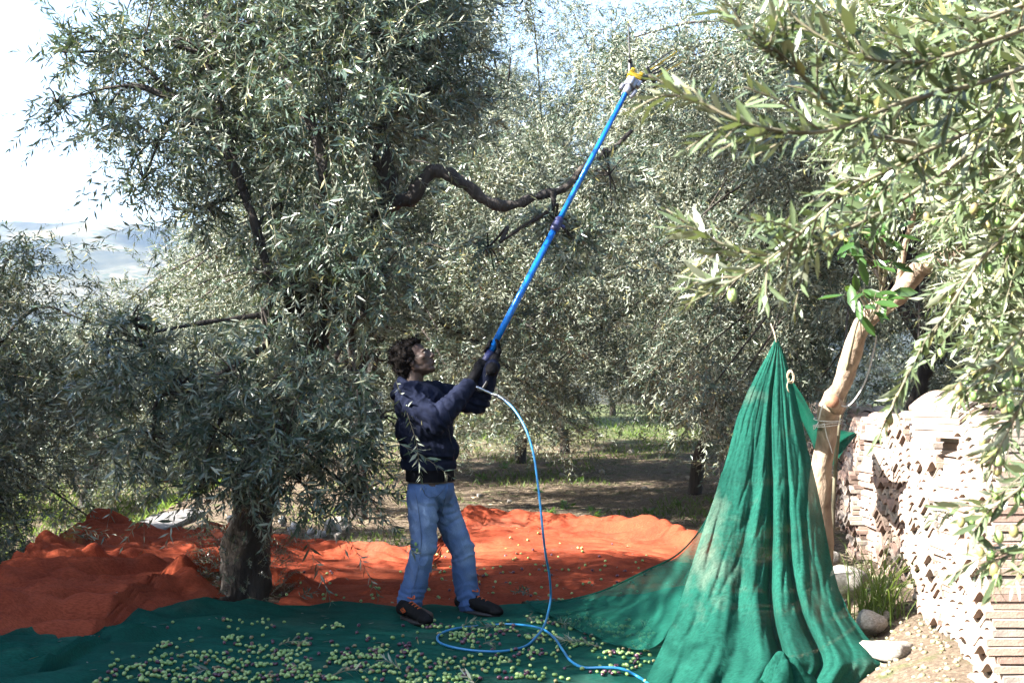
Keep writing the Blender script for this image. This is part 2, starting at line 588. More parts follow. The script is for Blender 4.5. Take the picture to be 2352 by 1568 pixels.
def twig_leaves(B, D, L, sag, nodes, leaf_len, leaf_w, rs, start=0.12, up=0.35):
    T = len(B)
    s = np.linspace(start, 1.0, nodes)[None] + rs.normal(0, 0.012, (T, nodes))
    D = unit(D)
    pos = B[:, None] + D[:, None] * (s * L[:, None])[..., None]
    pos[..., 2] -= sag[:, None] * s ** 2
    tan = D[:, None] * L[:, None, None] + np.zeros_like(pos)
    tan[..., 2] -= 2 * sag[:, None] * s
    return leaves_core(pos, unit(tan), s, leaf_len, leaf_w, rs, up)


def poly_leaves(pts, spacing, leaf_len, leaf_w, rs, start=0.0, **kw):
    """leaves in pairs along one bent shoot"""
    P = spline(pts, 60)
    seg = np.linalg.norm(np.diff(P, axis=0), axis=1); cum = np.concatenate([[0], np.cumsum(seg)])
    n = max(3, int(cum[-1] * (1 - start) / spacing))
    t = np.linspace(start, 1, n) * cum[-1]
    pos = np.stack([np.interp(t, cum, P[:, k]) for k in range(3)], 1)
    g = np.gradient(P, axis=0); tan = unit(np.stack([np.interp(t, cum, g[:, k]) for k in range(3)], 1))
    return leaves_core(pos[None], tan[None], np.linspace(0, 1, n)[None], leaf_len, leaf_w, rs, **kw), pos, tan


def cat(*ds):
    return {k: np.concatenate([d[k] for d in ds]) for k in ds[0]}


def foliage_mesh(name, d, tris, mat):
    V, T = leaf_arrays(d['P'], d['D'], d['N'], d['L'], d['W'], d['sag'], tris)
    n, k, _ = V.shape
    F = (T[None] + (np.arange(n) * k)[:, None, None]).reshape(-1, 3)
    return new_mesh(name, V.reshape(-1, 3), F, [mat], True, np.repeat(d['tint'], k))


def stems_mesh(name, B, D, L, sag, r, mat, segs=3):
    s = np.linspace(0, 1, segs + 1)
    P = B[:, None] + unit(D)[:, None] * (L[:, None] * s[None])[..., None]
    P[..., 2] -= sag[:, None] * s[None] ** 2
    u = unit(np.cross(D, [0.2, 0.1, 1.0]))[:, None]; w = np.cross(unit(D), u[:, 0])[:, None]
    rr = (r * (1.0 - 0.7 * s))[None, :, None]
    ring = [P + (u * math.cos(a) + w * math.sin(a)) * rr for a in (0, 2 * PI / 3, 4 * PI / 3)]
    V = np.stack(ring, 2)                                   # T, segs+1, 3, 3
    T = len(B); base = (np.arange(T) * (segs + 1) * 3)[:, None]
    f = []
    for i in range(segs):
        for k in range(3):
            f.append([i * 3 + k, i * 3 + (k + 1) % 3, (i + 1) * 3 + (k + 1) % 3, (i + 1) * 3 + k])
    F = (np.array(f)[None] + base[:, :, None]).reshape(-1, 4)
    return new_mesh(name, V.reshape(-1, 3), F, [mat])


def unit_leaf(name, mat, tint):
    d = dict(P=np.zeros((1, 3)), D=np.array([[1.0, 0, 0]]), N=np.array([[0, 0, 1.0]]), L=np.ones(1), W=np.ones(1), sag=np.array([0.0]), tint=np.array([tint]))
    V, T = leaf_arrays(d['P'], d['D'], d['N'], d['L'], d['W'], d['sag'], 8)
    V = V[0]; 
    V[[2, 5], 2] = [-0.10, -0.14]; V[7, 2] = -0.15
    return new_mesh(name, V, T.astype(int), [mat], True, np.full(8, tint))


LEAF_MESH = [unit_leaf('leaf_blade', M['leaf'], t) for t in (0.05, 0.3, 0.5, 0.65, 0.8, 0.92)]


LEAF_SUNLIT = [unit_leaf('leaf_blade', M['leaf_sunlit'], t) for t in (0.05, 0.3, 0.5, 0.65, 0.8, 0.92)]


def leaf_parts(parent, d, n=300, min_px=4.0, name='leaf', meshes=None):
    """turn the n leaves that show largest in the picture into objects of their own; returns the rest"""
    meshes = meshes or LEAF_MESH
    px, py, dep = to_px(d['P'] + d['D'] * d['L'][:, None] * 0.5)
    size = d['L'] * FPX / dep
    # how broad side on it stands to the camera
    v = unit(d['P'] - CAM)
    face = np.abs(np.sum(d['N'] * v, -1)) * np.sqrt(np.clip(1 - np.sum(d['D'] * v, -1) ** 2, 0, 1))
    score = size * (0.3 + face) * ((px > 0) & (px < 1024) & (py > 0) & (py < 682)) * (dep > 0.3)
    # prefer those in front: the depth counts too
    score = score / np.maximum(dep, 0.5)
    idx = np.argsort(-score)[:n]
    idx = idx[score[idx] > 0]
    S = np.cross(d['N'], d['D'])
    inv = Matrix.Translation(-Vector(parent.location))
    for i in idx:
        o = bpy.data.objects.new(name, meshes[int(d['tint'][i] * len(meshes)) % len(meshes)])
        COL.objects.link(o)
        o.parent = parent
        o.matrix_parent_inverse = inv
        D_, S_, N_ = d['D'][i] * d['L'][i], S[i] * d['W'][i], d['N'][i] * max(d['sag'][i] * 4, 0.3 * d['W'][i])
        P_ = d['P'][i]
        o.matrix_basis = Matrix(((D_[0], S_[0], N_[0], P_[0]), (D_[1], S_[1], N_[1], P_[1]), (D_[2], S_[2], N_[2], P_[2]), (0, 0, 0, 1)))
    keep = np.ones(len(d['P']), bool); keep[idx] = False
    return {k: v_[keep] for k, v_ in d.items()}


def clump_twigs(clumps, n, rs, droop=0.45, lean=0.5, lmin=0.22, lmax=0.46, flat=0.8, core=0.45):
    """twig bases and directions inside ellipsoid clumps [(centre, r)]"""
    C = np.array([c for c, r in clumps]); R = np.array([r for c, r in clumps])
    w = R ** 2.0; w /= w.sum()
    k = rs.choice(len(C), n, p=w)
    dirs = unit(rs.normal(0, 1, (n, 3)))
    rad = (core + (1 - core) * rs.random(n)) * 0.95
    rad = rad * np.where(rs.random(n) < 0.25, rs.uniform(1.0, 1.55, n), 1.0)
    off = dirs * np.array([1, 1, flat])
    B = C[k] + off * (R[k] * rad)[:, None]
    D = dirs * lean * 1.3 + rs.normal(0, 0.42, (n, 3)) + np.array([0, 0, -droop])
    L = rs.uniform(lmin, lmax, n) * np.clip(0.7 + R[k] * 0.5, 0.7, 1.25)
    B = B - unit(D) * (L * 0.45)[:, None]
    sag = L * rs.uniform(0.0, 0.38, n)
    return B, unit(D), L, sag


def limb(mb, pts, r0, r1, n=None, sides=8, bump=0.25, bscale=7):
    n = n or max(6, len(pts) * 5)
    P = spline(pts, n)
    mb.tube(P, np.linspace(r0, r1, n), sides, True, bump, bscale)
    return P


def fruit_on(d, n, rs):
    i = rs.choice(len(d['P']), n, replace=False)
    return d['P'][i] + np.array([0, 0, -0.018])


def olive_mesh(name, mat, seg=10, ring=6):
    mb = MB().ellipsoid((0, 0, 0), (0.0092, 0.0092, 0.0132), None, seg, ring)
    return new_mesh(name, mb.V, mb.F, [mat])


OLIVE = {k: olive_mesh('olive_' + k, M['olive_' + k]) for k in ('green', 'pale', 'purple', 'turning')}


def olive_part(parent, p, kind, rs, sc=1.0):
    o = bpy.data.objects.new('olive', OLIVE[kind]); COL.objects.link(o)
    o.parent = parent; o.matrix_parent_inverse = Matrix.Translation(-Vector(parent.location))
    o.location = [float(c) for c in p]; o.scale = (sc,) * 3
    o.rotation_euler = (rs.uniform(-0.3, 0.3), rs.uniform(-0.3, 0.3), 0)
    return o


# ------------------------------------------------------------------ the old olive tree being picked
def main_tree():
    rs = np.random.default_rng(11)
    base = gp(562, 1392)
    root = empty('olive_tree', base, 'old olive tree with gnarled dark trunk and arching limb, beside the man', 'tree')
    a = lambda x, y, Y: at(x, y, Y)
    tr = MB()
    trunk = spline([base + [0, 0, -0.1], a(562, 1330, 8.45), a(575, 1220, 8.47), a(592, 1120, 8.5), a(622, 1000, 8.5), a(668, 880, 8.52), a(708, 790, 8.55)], 44)
    tr.tube(trunk, np.concatenate([[0.25, 0.215, 0.19], np.linspace(0.17, 0.135, 41)]), 20, True, 0.42, 8)
    to = tr.build('trunk', M['bark'], root)
    limbs = []

    def branch(pts, r0, r1, par=root, sides=9):
        mb = MB(); P = limb(mb, pts, r0 * 0.9, r1 * 0.8, len(pts) * 9, 12, 0.55, 13)
        mb.build('branch', M['bark'], par); limbs.append(P)
    branch([a(705, 800, 8.55), a(700, 720, 8.5), a(735, 680, 8.5), a(800, 600, 8.5), a(868, 520, 8.5), a(890, 430, 8.5), a(880, 330, 8.5), a(900, 230, 8.6), a(870, 120, 8.7), a(890, -60, 8.8)], 0.115, 0.05)
    branch([a(720, 780, 8.55), a(770, 720, 8.65), a(815, 640, 8.75), a(860, 575, 8.85)], 0.10, 0.05)
    branch([a(870, 520, 8.5), a(905, 470, 8.45), a(945, 455, 8.4), a(968, 415, 8.4), a(1005, 392, 8.4), a(1065, 420, 8.4), a(1110, 455, 8.42), a(1160, 472, 8.45), a(1230, 452, 8.5), a(1300, 430, 8.55), a(1345, 380, 8.6), a(1400, 350, 8.7), a(1450, 300, 8.8)], 0.064, 0.022)
    branch([a(700, 770, 8.55), a(680, 690, 8.45), a(690, 610, 8.4), a(740, 500, 8.3), a(745, 400, 8.2), a(720, 300, 8.2), a(660, 180, 8.2), a(640, 30, 8.2)], 0.085, 0.03)
    branch([a(690, 790, 8.5), a(640, 740, 8.3), a(612, 720, 8.2), a(622, 660, 8.2), a(600, 560, 8.2), a(560, 440, 8.2), a(500, 330, 8.2), a(420, 240, 8.2)], 0.055, 0.018)
    branch([a(612, 722, 8.2), a(560, 728, 8.1), a(470, 740, 8.0), a(360, 760, 7.9)], 0.03, 0.012)
    branch([a(700, 780, 8.5), a(740, 815, 8.3), a(780, 850, 8.1), a(800, 900, 8.0)], 0.035, 0.012)
    branch([a(560, 440, 8.2), a(500, 230, 8.3), a(480, 110, 8.3), a(560, 60, 8.3), a(600, 42, 8.3)], 0.03, 0.025)
    branch([a(640, 740, 8.3), a(600, 800, 8.0), a(520, 850, 7.85), a(430, 900, 7.8)], 0.03, 0.012)
    branch([a(690, 780, 8.5), a(660, 830, 8.1), a(640, 900, 7.9), a(650, 980, 7.8)], 0.03, 0.012)
    branch([a(1270, 440, 8.5), a(1265, 480, 8.5), a(1200, 520, 8.55), a(1150, 555, 8.6)], 0.022, 0.010)
    C = []
    spec = """150 120 8.2 .22;230 100 8.3 .32;330 120 8.3 .45;450 180 8.4 .55;130 235 8.0 .16;230 270 8.0 .3;360 320 8.1 .42;330 410 8.2 .22;
520 50 8.6 .6;650 120 8.3 .65;800 90 8.4 .75;950 130 8.8 .6;1030 40 8.8 .45;600 330 8.4 .6;500 300 8.5 .4;780 300 8.3 .75;940 260 8.9 .42;470 480 8.3 .28;
640 520 8.4 .42;780 540 8.2 .5;880 620 8.2 .42;740 660 8.2 .4;840 720 8.2 .3;620 640 8.3 .25;300 745 7.8 .2;330 800 7.8 .32;420 880 7.9 .45;560 880 7.8 .5;700 890 7.9 .42;820 900 7.8 .4;
350 1000 7.9 .42;500 985 7.8 .48;660 1005 7.7 .45;800 1040 7.8 .42;870 960 7.7 .26;560 1085 7.8 .36;690 1105 7.8 .3;815 1130 7.9 .26;470 1120 7.9 .2;250 880 7.9 .25;
1120 570 8.8 .2;1270 520 8.7 .24;1330 560 8.6 .3;1400 400 8.7 .38;1010 215 8.9 .35;880 20 8.8 .5;700 -60 8.5 .7;450 -40 8.5 .5;900 -120 8.6 .7;620 760 8.0 .22;500 -150 9.5 .8;800 -200 9.6 .9;1000 -140 9.9 .8;650 -260 8.6 .8;920 -260 8.9 .8;350 -100 9.5 .6;1130 -170 10.2 .7;700 80 10.0 .75;940 130 10.3 .75;460 120 10.0 .6;1080 240 10.1 .4;820 330 9.9 .55;620 260 9.8 .5"""
    for s in spec.replace('\n', '').split(';'):
        x, y, Y, r = map(float, s.split())
        C.append((a(x, y, Y), r))
    # boughs from the nearest limb to every clump
    allP = np.vstack(limbs + [trunk[20:]])
    bm = MB()
    for c, r in C:
        q = allP[np.argmin(np.linalg.norm(allP - c, axis=1))]
        mid = (q + c) / 2 + np.array([0, 0, 0.12]) + rs.normal(0, 0.05, 3)
        bm.tube(spline([q, mid, c], 7), np.linspace(0.018, 0.008, 7), 5, False, 0.2, 9)
        for k in range(6):
            e = c + unit(rs.normal(0, 1, 3)) * r * 0.8
            bm.tube(spline([c, (c + e) / 2 + [0, 0, 0.05], e], 4), np.linspace(0.008, 0.003, 4), 4, False)
    tag(bm.build('boughs', M['bark'], root), kind='stuff')
    B, D, L, sag = clump_twigs(C, 5600, rs, 0.22, 0.6, 0.2, 0.42, 0.85, 0.3)
    B2, D2, L2, s2 = clump_twigs(C, 420, rs, 0.35, 0.9, 0.42, 0.75, 0.9, 0.85)
    B2 = B2 + D2 * (L2 * 0.3)[:, None]
    B, D, L, sag = np.vstack([B, B2]), np.vstack([D, D2]), np.concatenate([L, L2]), np.concatenate([sag, s2])
    px, py, _ = to_px(B + D * (L * 0.55)[:, None]); qx, qy, _ = to_px(B + D * L[:, None])
    inside = lambda x, y: (x > 872 * K) & (x < 1180 * K) & (y > 735 * K) & (y < 1010 * K)
    ok = ~((inside(px, py) | inside(qx, qy)) & (B[:, 1] < 8.6))
    B, D, L, sag = B[ok], D[ok], L[ok], sag[ok]
    # extra drooping shoots with an exact place: those that hang in front of the man
    ex = [((905, 860, 7.6), (958, 1010, 7.5)), ((955, 1000, 7.5), (968, 1110, 7.5)), ((925, 930, 7.55), (1000, 965, 7.5)), ((880, 1180, 7.7), (950, 1260, 7.6)), ((800, 1230, 7.75), (870, 1360, 7.7)),
          ((180, 150, 8), (30, 110, 8)), ((190, 230, 8), (10, 260, 7.9)), ((250, 290, 8), (120, 335, 7.9)), ((520, 460, 8.2), (330, 520, 8.0)), ((560, 400, 8.1), (420, 480, 8.0)),
          ((420, 760, 7.8), (240, 700, 7.7)), ((700, 1230, 7.8), (760, 1370, 7.7)), ((380, 1080, 7.8), (330, 1150, 7.8)), ((640, 1150, 7.7), (600, 1260, 7.7))]
    eb = np.array([a(*p) for p, q in ex]); ee = np.array([a(*q) for p, q in ex])
    B = np.vstack([B, eb]); D = np.vstack([D, unit(ee - eb)]); L = np.concatenate([L, np.linalg.norm(ee - eb, axis=1)]); sag = np.concatenate([sag, np.full(len(ex), 0.02)])
    d = twig_leaves(B, D, L, sag, 12, 0.078, 0.19, rs)
    # suckers round the foot of the trunk
    ns = 150
    ang = rs.random(ns) * 2 * PI
    sb = base + np.stack([np.cos(ang) * 0.24, np.sin(ang) * 0.24, rs.uniform(0.05, 0.55, ns)], 1)
    sd = np.stack([np.cos(ang) * 0.8, np.sin(ang) * 0.8, rs.uniform(-0.2, 1.0, ns)], 1)
    d2 = twig_leaves(sb, sd, rs.uniform(0.1, 0.22, ns), np.full(ns, 0.02), 8, 0.028, 0.24, rs)
    fr = fruit_on(d, 90, rs)
    d = leaf_parts(root, cat(d, d2), 300)
    tag(link('foliage', foliage_mesh('foliage', d, 4, M['leaf']), root), kind='stuff')
    tag(link('twigs', stems_mesh('twigs', np.vstack([B, sb]), np.vstack([D, sd]), np.concatenate([L, np.full(ns, 0.18)]), np.concatenate([sag, np.full(ns, 0.02)]), 0.0022, M['twig']), root), kind='stuff')
    for i, p in enumerate(fr):
        olive_part(root, p, ('green', 'green', 'pale', 'turning')[i % 4], rs)
    for p in (a(955, 1248, 7.6), a(958, 1262, 7.6)):
        olive_part(root, p, 'green', rs)


# ------------------------------------------------------------------ the other olive trees of the grove
def grove_mesh(seed, n_twigs, height=7.4, radius=3.0, low=0.7, tris=2, leaf=0.074, trunk_r=0.085):
    """one tree around the origin: trunk, boughs, foliage, twigs meshes"""
    rs = np.random.default_rng(seed)
    tr = MB()
    bend = rs.normal(0, 0.3, 2)
    hk = min(1.0, height / 6)
    tp = spline([(0, 0, -0.15), (bend[0] * 0.3, bend[1] * 0.3, 0.6 * hk), (bend[0], bend[1], 1.3 * hk), (bend[0] * 1.4, bend[1] * 1.4, 1.9 * hk)], 16)
    tr.tube(tp, np.linspace(trunk_r * 1.25, trunk_r * 0.8, 16), 12, True, 0.4, 7)
    top = tp[-1]
    bo = MB(); C = []
    for k in range(7):
        a = 2 * PI * k / 7 + rs.normal(0, 0.25)
        rr = radius * rs.uniform(0.2, 0.7); h = height * rs.uniform(0.6, 0.92)
        e = np.array([math.cos(a) * rr, math.sin(a) * rr, h])
        P = spline([top + [0, 0, -0.2], top * 0.65 + e * 0.35 + rs.normal(0, 0.3, 3), top * 0.3 + e * 0.7 + rs.normal(0, 0.35, 3), e], 14)
        bo.tube(P, np.linspace(0.075, 0.012, 14), 6, False, 0.3, 6)
        for q in P[5:]:
            C.append((q + rs.normal(0, 0.3, 3), rs.uniform(0.35, 0.7)))
        for j in range(9):
            a2 = a + rs.normal(0, 0.5)
            h2 = low + (height - low) * rs.random() ** 1.1
            r2 = radius * rs.uniform(0.55, 1.0) * math.sqrt(max(0.12, 1 - ((h2 - height * 0.4) / (height * 0.64)) ** 2))
            f = np.array([math.cos(a2) * r2, math.sin(a2) * r2, h2 + 0.3])
            q = P[min(12, 3 + int(9 * h2 / height))]
            bo.tube(spline([q, (q + f) / 2 + [0, 0, 0.35], f], 7), np.linspace(0.024, 0.006, 7), 4, False)
            C.append((f, rs.uniform(0.35, 0.75)))
            C.append(((q + f) / 2 + [0, 0, 0.2], rs.uniform(0.3, 0.55)))
            C.append((f * [0.8, 0.8, 1] + [0, 0, -0.4], rs.uniform(0.25, 0.5)))
    C = [(c, r) for c, r in C if c[2] - r > low - 0.35]
    B, D, L, sag = clump_twigs(C, n_twigs, rs, 0.3, 0.5, 0.28, 0.55, 0.9, 0.2)
    d = twig_leaves(B, D, L, sag, 12, leaf, 0.2, rs)
    return (new_mesh('trunk', tr.V, tr.F, [M['bark']]), new_mesh('boughs', bo.V, bo.F, [M['bark']]),
            foliage_mesh('foliage', d, tris, M['leaf']), stems_mesh('twigs', B, D, L, sag, 0.0025, M['twig'], 1), d)


def grove_tree(meshes, x, y, rot, sc, label, group='olive trees of the grove behind the man', zs=1.0, z=None):
    z = float(hfun(x, y)) if z is None else z
    root = empty('olive_tree', (x, y, z), label, 'tree', group)
    root.rotation_euler = (0, 0, rot); root.scale = (sc, sc, sc * zs)
    for nm, me in zip(('trunk', 'boughs', 'foliage', 'twigs'), meshes[:4]):
        o = bpy.data.objects.new(nm, me); COL.objects.link(o); o.parent = root
        if nm != 'trunk': o['kind'] = 'stuff'
    return root


def grove():
    A = grove_mesh(21, 9600, 7.4, 3.1, 0.9)
    Bm = grove_mesh(22, 10000, 7.0, 3.0, 0.5)
    Cm = grove_mesh(23, 5800, 4.4, 2.1, 0.2)
    grove_tree(A, -1.75, 13.8, 0.4, 0.94, 'tall sunlit olive tree directly behind the old gnarled trunk', zs=0.82)
    grove_tree(Bm, 3.6, 12.4, 1.9, 0.98, 'shaded olive tree standing behind the hanging green net')
    grove_tree(Cm, -3.0, 18.5, 3.3, 1.2, 'sunlit olive tree seen left of the old gnarled trunk, over the stone heap', zs=0.95)
    grove_tree(A, 1.05, 23.0, 2.2, 0.95, 'olive tree further back, its thin trunk seen right of the hose over sunlit grass', zs=0.82)
    grove_tree(A, 2.5, 16.6, 3.9, 0.95, 'sunlit olive tree in the middle, low boughs drooping over the grass behind the hose', zs=0.9)
    grove_tree(A, 0.1, 21.0, 5.5, 1.05, 'olive tree of the far row in the middle, thin trunk left of the falling hose')
    grove_tree(A, 6.2, 16.5, 5.0, 1.1, 'tall olive tree behind the stacked tiles at the back')
    grove_tree(Bm, 4.4, 25, 4.1, 1.0, 'distant olive tree with thin trunk on the sunlit grass')
    grove_tree(Cm, -6.9, 19.5, 0.9, 1.0, 'pale sunlit olive tree beyond the concrete kerb', zs=0.66)
    grove_tree(Cm, -9.6, 24.5, 2.9, 1.1, 'low sunlit olive tree beside the dark left one, farther off below the hill', zs=0.62)
    grove_tree(Cm, -5.6, 28, 4.6, 1.25, 'small sunlit olive tree far behind the kerb', zs=0.7)
    grove_tree(A, 9.8, 25, 1.2, 1.1, 'olive tree far back behind the tile stacks')
    grove_tree(Bm, -1.6, 33, 0.2, 1.0, 'farthest olive tree at the end of the grass clearing')
    grove_tree(A, 3.2, 38, 3.0, 1.0, 'far olive tree in the back row behind the pole')
    # the dark tree on the lower terrace at the left, and the row that shades the clearing
    grove_tree(Cm, -5.3, 10.2, 0.3, 0.98, 'dark shaded olive tree at the left edge, below the concrete kerb', zs=0.82)
    for x, y, r, s, lab in ((-6.9, 5.2, 1.0, 0.96, 'olive tree of the shading row, level with the picker'), (-7.4, 0.4, 3.1, 0.78, 'olive tree of the shading row, level with the camera'), (-10.6, 3.6, 2.2, 1.05, 'olive tree of the shading row, one row further out'), (-8.9, 8.7, 5.1, 0.84, 'olive tree of the shading row, farthest along it')):
        grove_tree(A, x, y, r, s, lab, 'olive trees of the row that shades the clearing')
    for x, y, r, s, m_, lab in ((-0.6, -6.2, 0.5, 1.0, Bm, 'sky-blocking olive tree added just behind the camera'), (4.2, -4.6, 2.0, 1.0, A, 'sky-blocking olive tree added behind the camera on the right'), (7.4, 0.2, 3.0, 1.0, Bm, 'sky-blocking olive tree added right of the camera'), (7.6, 6.2, 1.2, 1.0, A, 'sky-blocking olive tree added beyond the tile stacks on the right'), (-4.2, -9.5, 4.0, 1.0, Bm, 'sky-blocking olive tree added in the second row behind the camera'), (8.2, 11.6, 0.2, 1.0, Bm, 'sky-blocking olive tree added at the far end of the tile stacks')):
        grove_tree(m_, x, y, r, s, lab, 'olive trees added around the camera to block the sky')  # added out of view to cut sky light and deepen the shade


main_tree()
grove()


# ------------------------------------------------------------------ terrace kerb, stones
def kerb():
    m = MB()
    ys = np.linspace(8.9, 19.5, 44)
    V = []
    for y in ys:
        xi = -3.46 - 0.035 * (y - 9) ; xo = xi - 0.52
        j = 0.02 * (noise.noise(Vector((y * 1.7, 0, 0))))
        z = 0.10 + 0.025 * noise.noise(Vector((y * 0.8, 3, 0)))
        b = float(hfun(xo - 0.6, y)) - 0.3
        V += [(xi + j, y, -0.3), (xi + j, y, z - 0.02), (xi - 0.02 + j, y, z), (xi - 0.2, y, z + 0.012 + j), (xo + 0.03 + j, y, z - 0.01), (xo + j, y, z - 0.04), (xo + j, y, b)]
    n = 7
    F = [(i * n + k, i * n + k + 1, (i + 1) * n + k + 1, (i + 1) * n + k) for i in range(len(ys) - 1) for k in range(n - 1)]
    F += [tuple(range(n)), tuple((len(ys) - 1) * n + k for k in range(n - 1, -1, -1))]
    m.add(V, F)
    o = m.build('terrace_wall', M['concrete'], smooth=False)
    tag(o, 'low weathered concrete wall running back along the terrace edge', 'wall')


def stone_mesh(seed, m, rough=0.35):
    r = random.Random(seed)
    bm = bmesh.new()
    bmesh.ops.create_icosphere(bm, subdivisions=3, radius=1.0)
    off = Vector((seed * 3.1, seed * 1.7, 0))
    cuts = [Vector((r.gauss(0, 1), r.gauss(0, 1), r.gauss(0, 1))).normalized() for _ in range(12)]
    for v in bm.verts:
        d = v.co.normalized()
        q = 1.0
        for c in cuts:
            dd = d.dot(c)
            if dd > 0.5: q = min(q, 0.56 / dd)
        q *= 1 + rough * 0.35 * noise.noise(d * 1.6 + off) + rough * 0.15 * noise.noise(d * 6 + off)
        v.co = d * q
    me = bpy.data.meshes.new('stone'); bm.to_mesh(me); bm.free()
    me.materials.append(m)
    me.polygons.foreach_set('use_smooth', np.ones(len(me.polygons), bool))
    return me


def stones():
    lime = [stone_mesh(k, M['stone']) for k in range(5)]
    white = [stone_mesh(k + 9, M['stone_white']) for k in range(5)]

    def put(me, p, s, label, group=None, name='stone', rz=None, sq=0.7):
        o = link(name, me)
        r = random.Random(str(p[0]))
        o.location = (float(p[0]), float(p[1]), float(p[2]) + s * sq * 0.35)
        o.scale = (s, s * r.uniform(0.7, 1), s * sq)
        o.rotation_euler = (r.uniform(-.3, .3), r.uniform(-.3, .3), r.uniform(0, 6) if rz is None else rz)
        tag(o, label, 'stone', group)
        return o
    put(white[0], gp(132, 1338), 0.16, 'larger white stone propped on the near end of the concrete wall')
    put(white[1], gp(108, 1365), 0.15, 'white stone at the edge of the orange net below the wall end')
    put(white[2], gp(90, 1385), 0.09, 'small white stone nearest to the orange net fold')
    # heap of pale stones between the wall and the old trunk
    r = random.Random(4)
    for k in range(46):
        x = -3.3 + r.random() * 1.55; y = 11.1 + r.random() * 2.5
        if (x + 3.3) < (y - 11.2) * 0.08: continue
        p = (x, y, float(hfun(x, y)) + (0.06 if k % 3 == 0 else 0))
        put((white if k % 2 else lime)[k % 5], p, r.uniform(0.05, 0.115), 'pale rounded stone in the heap between concrete wall and old olive trunk', 'pale stones heaped behind the orange net', sq=0.8)
    # loose stones on the soil behind
    for dx, dy, s in ((1383, 1085, 0.085), (1290, 1095, 0.07), (1100, 1140, 0.05), (1170, 1155, 0.055), (1095, 1105, 0.04), (1340, 1190, 0.05), (1580, 1100, 0.06), (1480, 1125, 0.06), (1235, 1030, 0.07), (1120, 985, 0.12), (1510, 1215, 0.045), (1450, 1040, 0.08), (780, 1200, 0.07), (860, 1130, 0.08), (905, 985, 0.2)):
        put(lime[int(dx) % 5], gp(dx, dy), s, 'grey stone lying on the bare soil behind the orange net', 'stones scattered on the grove soil')
    # the rocks on the bank beside the stacked tiles
    put(lime[0], at(1945, 1330, 7.3) - [0, 0, 0.08], 0.17, 'grey boulder beside the grass tuft, half behind the net edge')
    put(lime[1], at(1905, 1270, 8.3) - [0, 0, 0.06], 0.12, 'small pale rock low between net edge and shaded tiles')
    put(lime[2], at(2005, 1420, 6.7) - [0, 0, 0.06], 0.13, 'upright pale rock under the grass tuft')
    put(lime[3], at(2050, 1490, 6.2) - [0, 0, 0.05], 0.19, 'long sunlit white rock by the corner of the hanging net', rz=0.5, sq=0.5)
    put(lime[4], at(2100, 1545, 5.8) - [0, 0, 0.05], 0.08, 'small bright rock in front of the long sunlit one')
    put(lime[1], at(2030, 1405, 6.9) - [0, 0, 0.03], 0.07, 'fist sized stone right of the upright pale rock')


kerb()
stones()

# ------------------------------------------------------------------ nets on the ground
def gpz(dx, dy, z):
    d = at(dx, dy, 1.0) - CAM
    return CAM + d * ((z - 1.5) / d[2])


_gf = np.array([gpz(*p, 0.09 if p[0] < 420 else 0.09 - 0.03 * min(1.0, (p[0] - 420) / 200))[:2] for p in ((-200, 1520), (-60, 1500), (0, 1487), (70, 1474), (185, 1484), (247, 1456), (316, 1431), (409, 1414), (501, 1398), (579, 1395), (656, 1398), (771, 1388), (907, 1396), (1060, 1392), (1200, 1390), (1300, 1380), (1420, 1368), (1560, 1350), (1800, 1340), (2000, 1340))])
_of = np.array([(-3.6, 10.45), (-3.3, 10.9), (-3.0, 11.05), (-2.71, 10.95), (-2.07, 10.5), (-1.74, 10.85), (-1.03, 10.55), (-0.72, 10.7), (-0.66, 11.6), (-0.6, 12.7), (-0.3, 13.0), (0.11, 12.95), (0.8, 12.6), (1.35, 12.0), (1.75, 11.3), (2.4, 10.7)])


def green_far(x):
    return np.interp(x, _gf[:, 0], _gf[:, 1])


def orange_far(x):
    return np.interp(x, _of[:, 0], _of[:, 1])


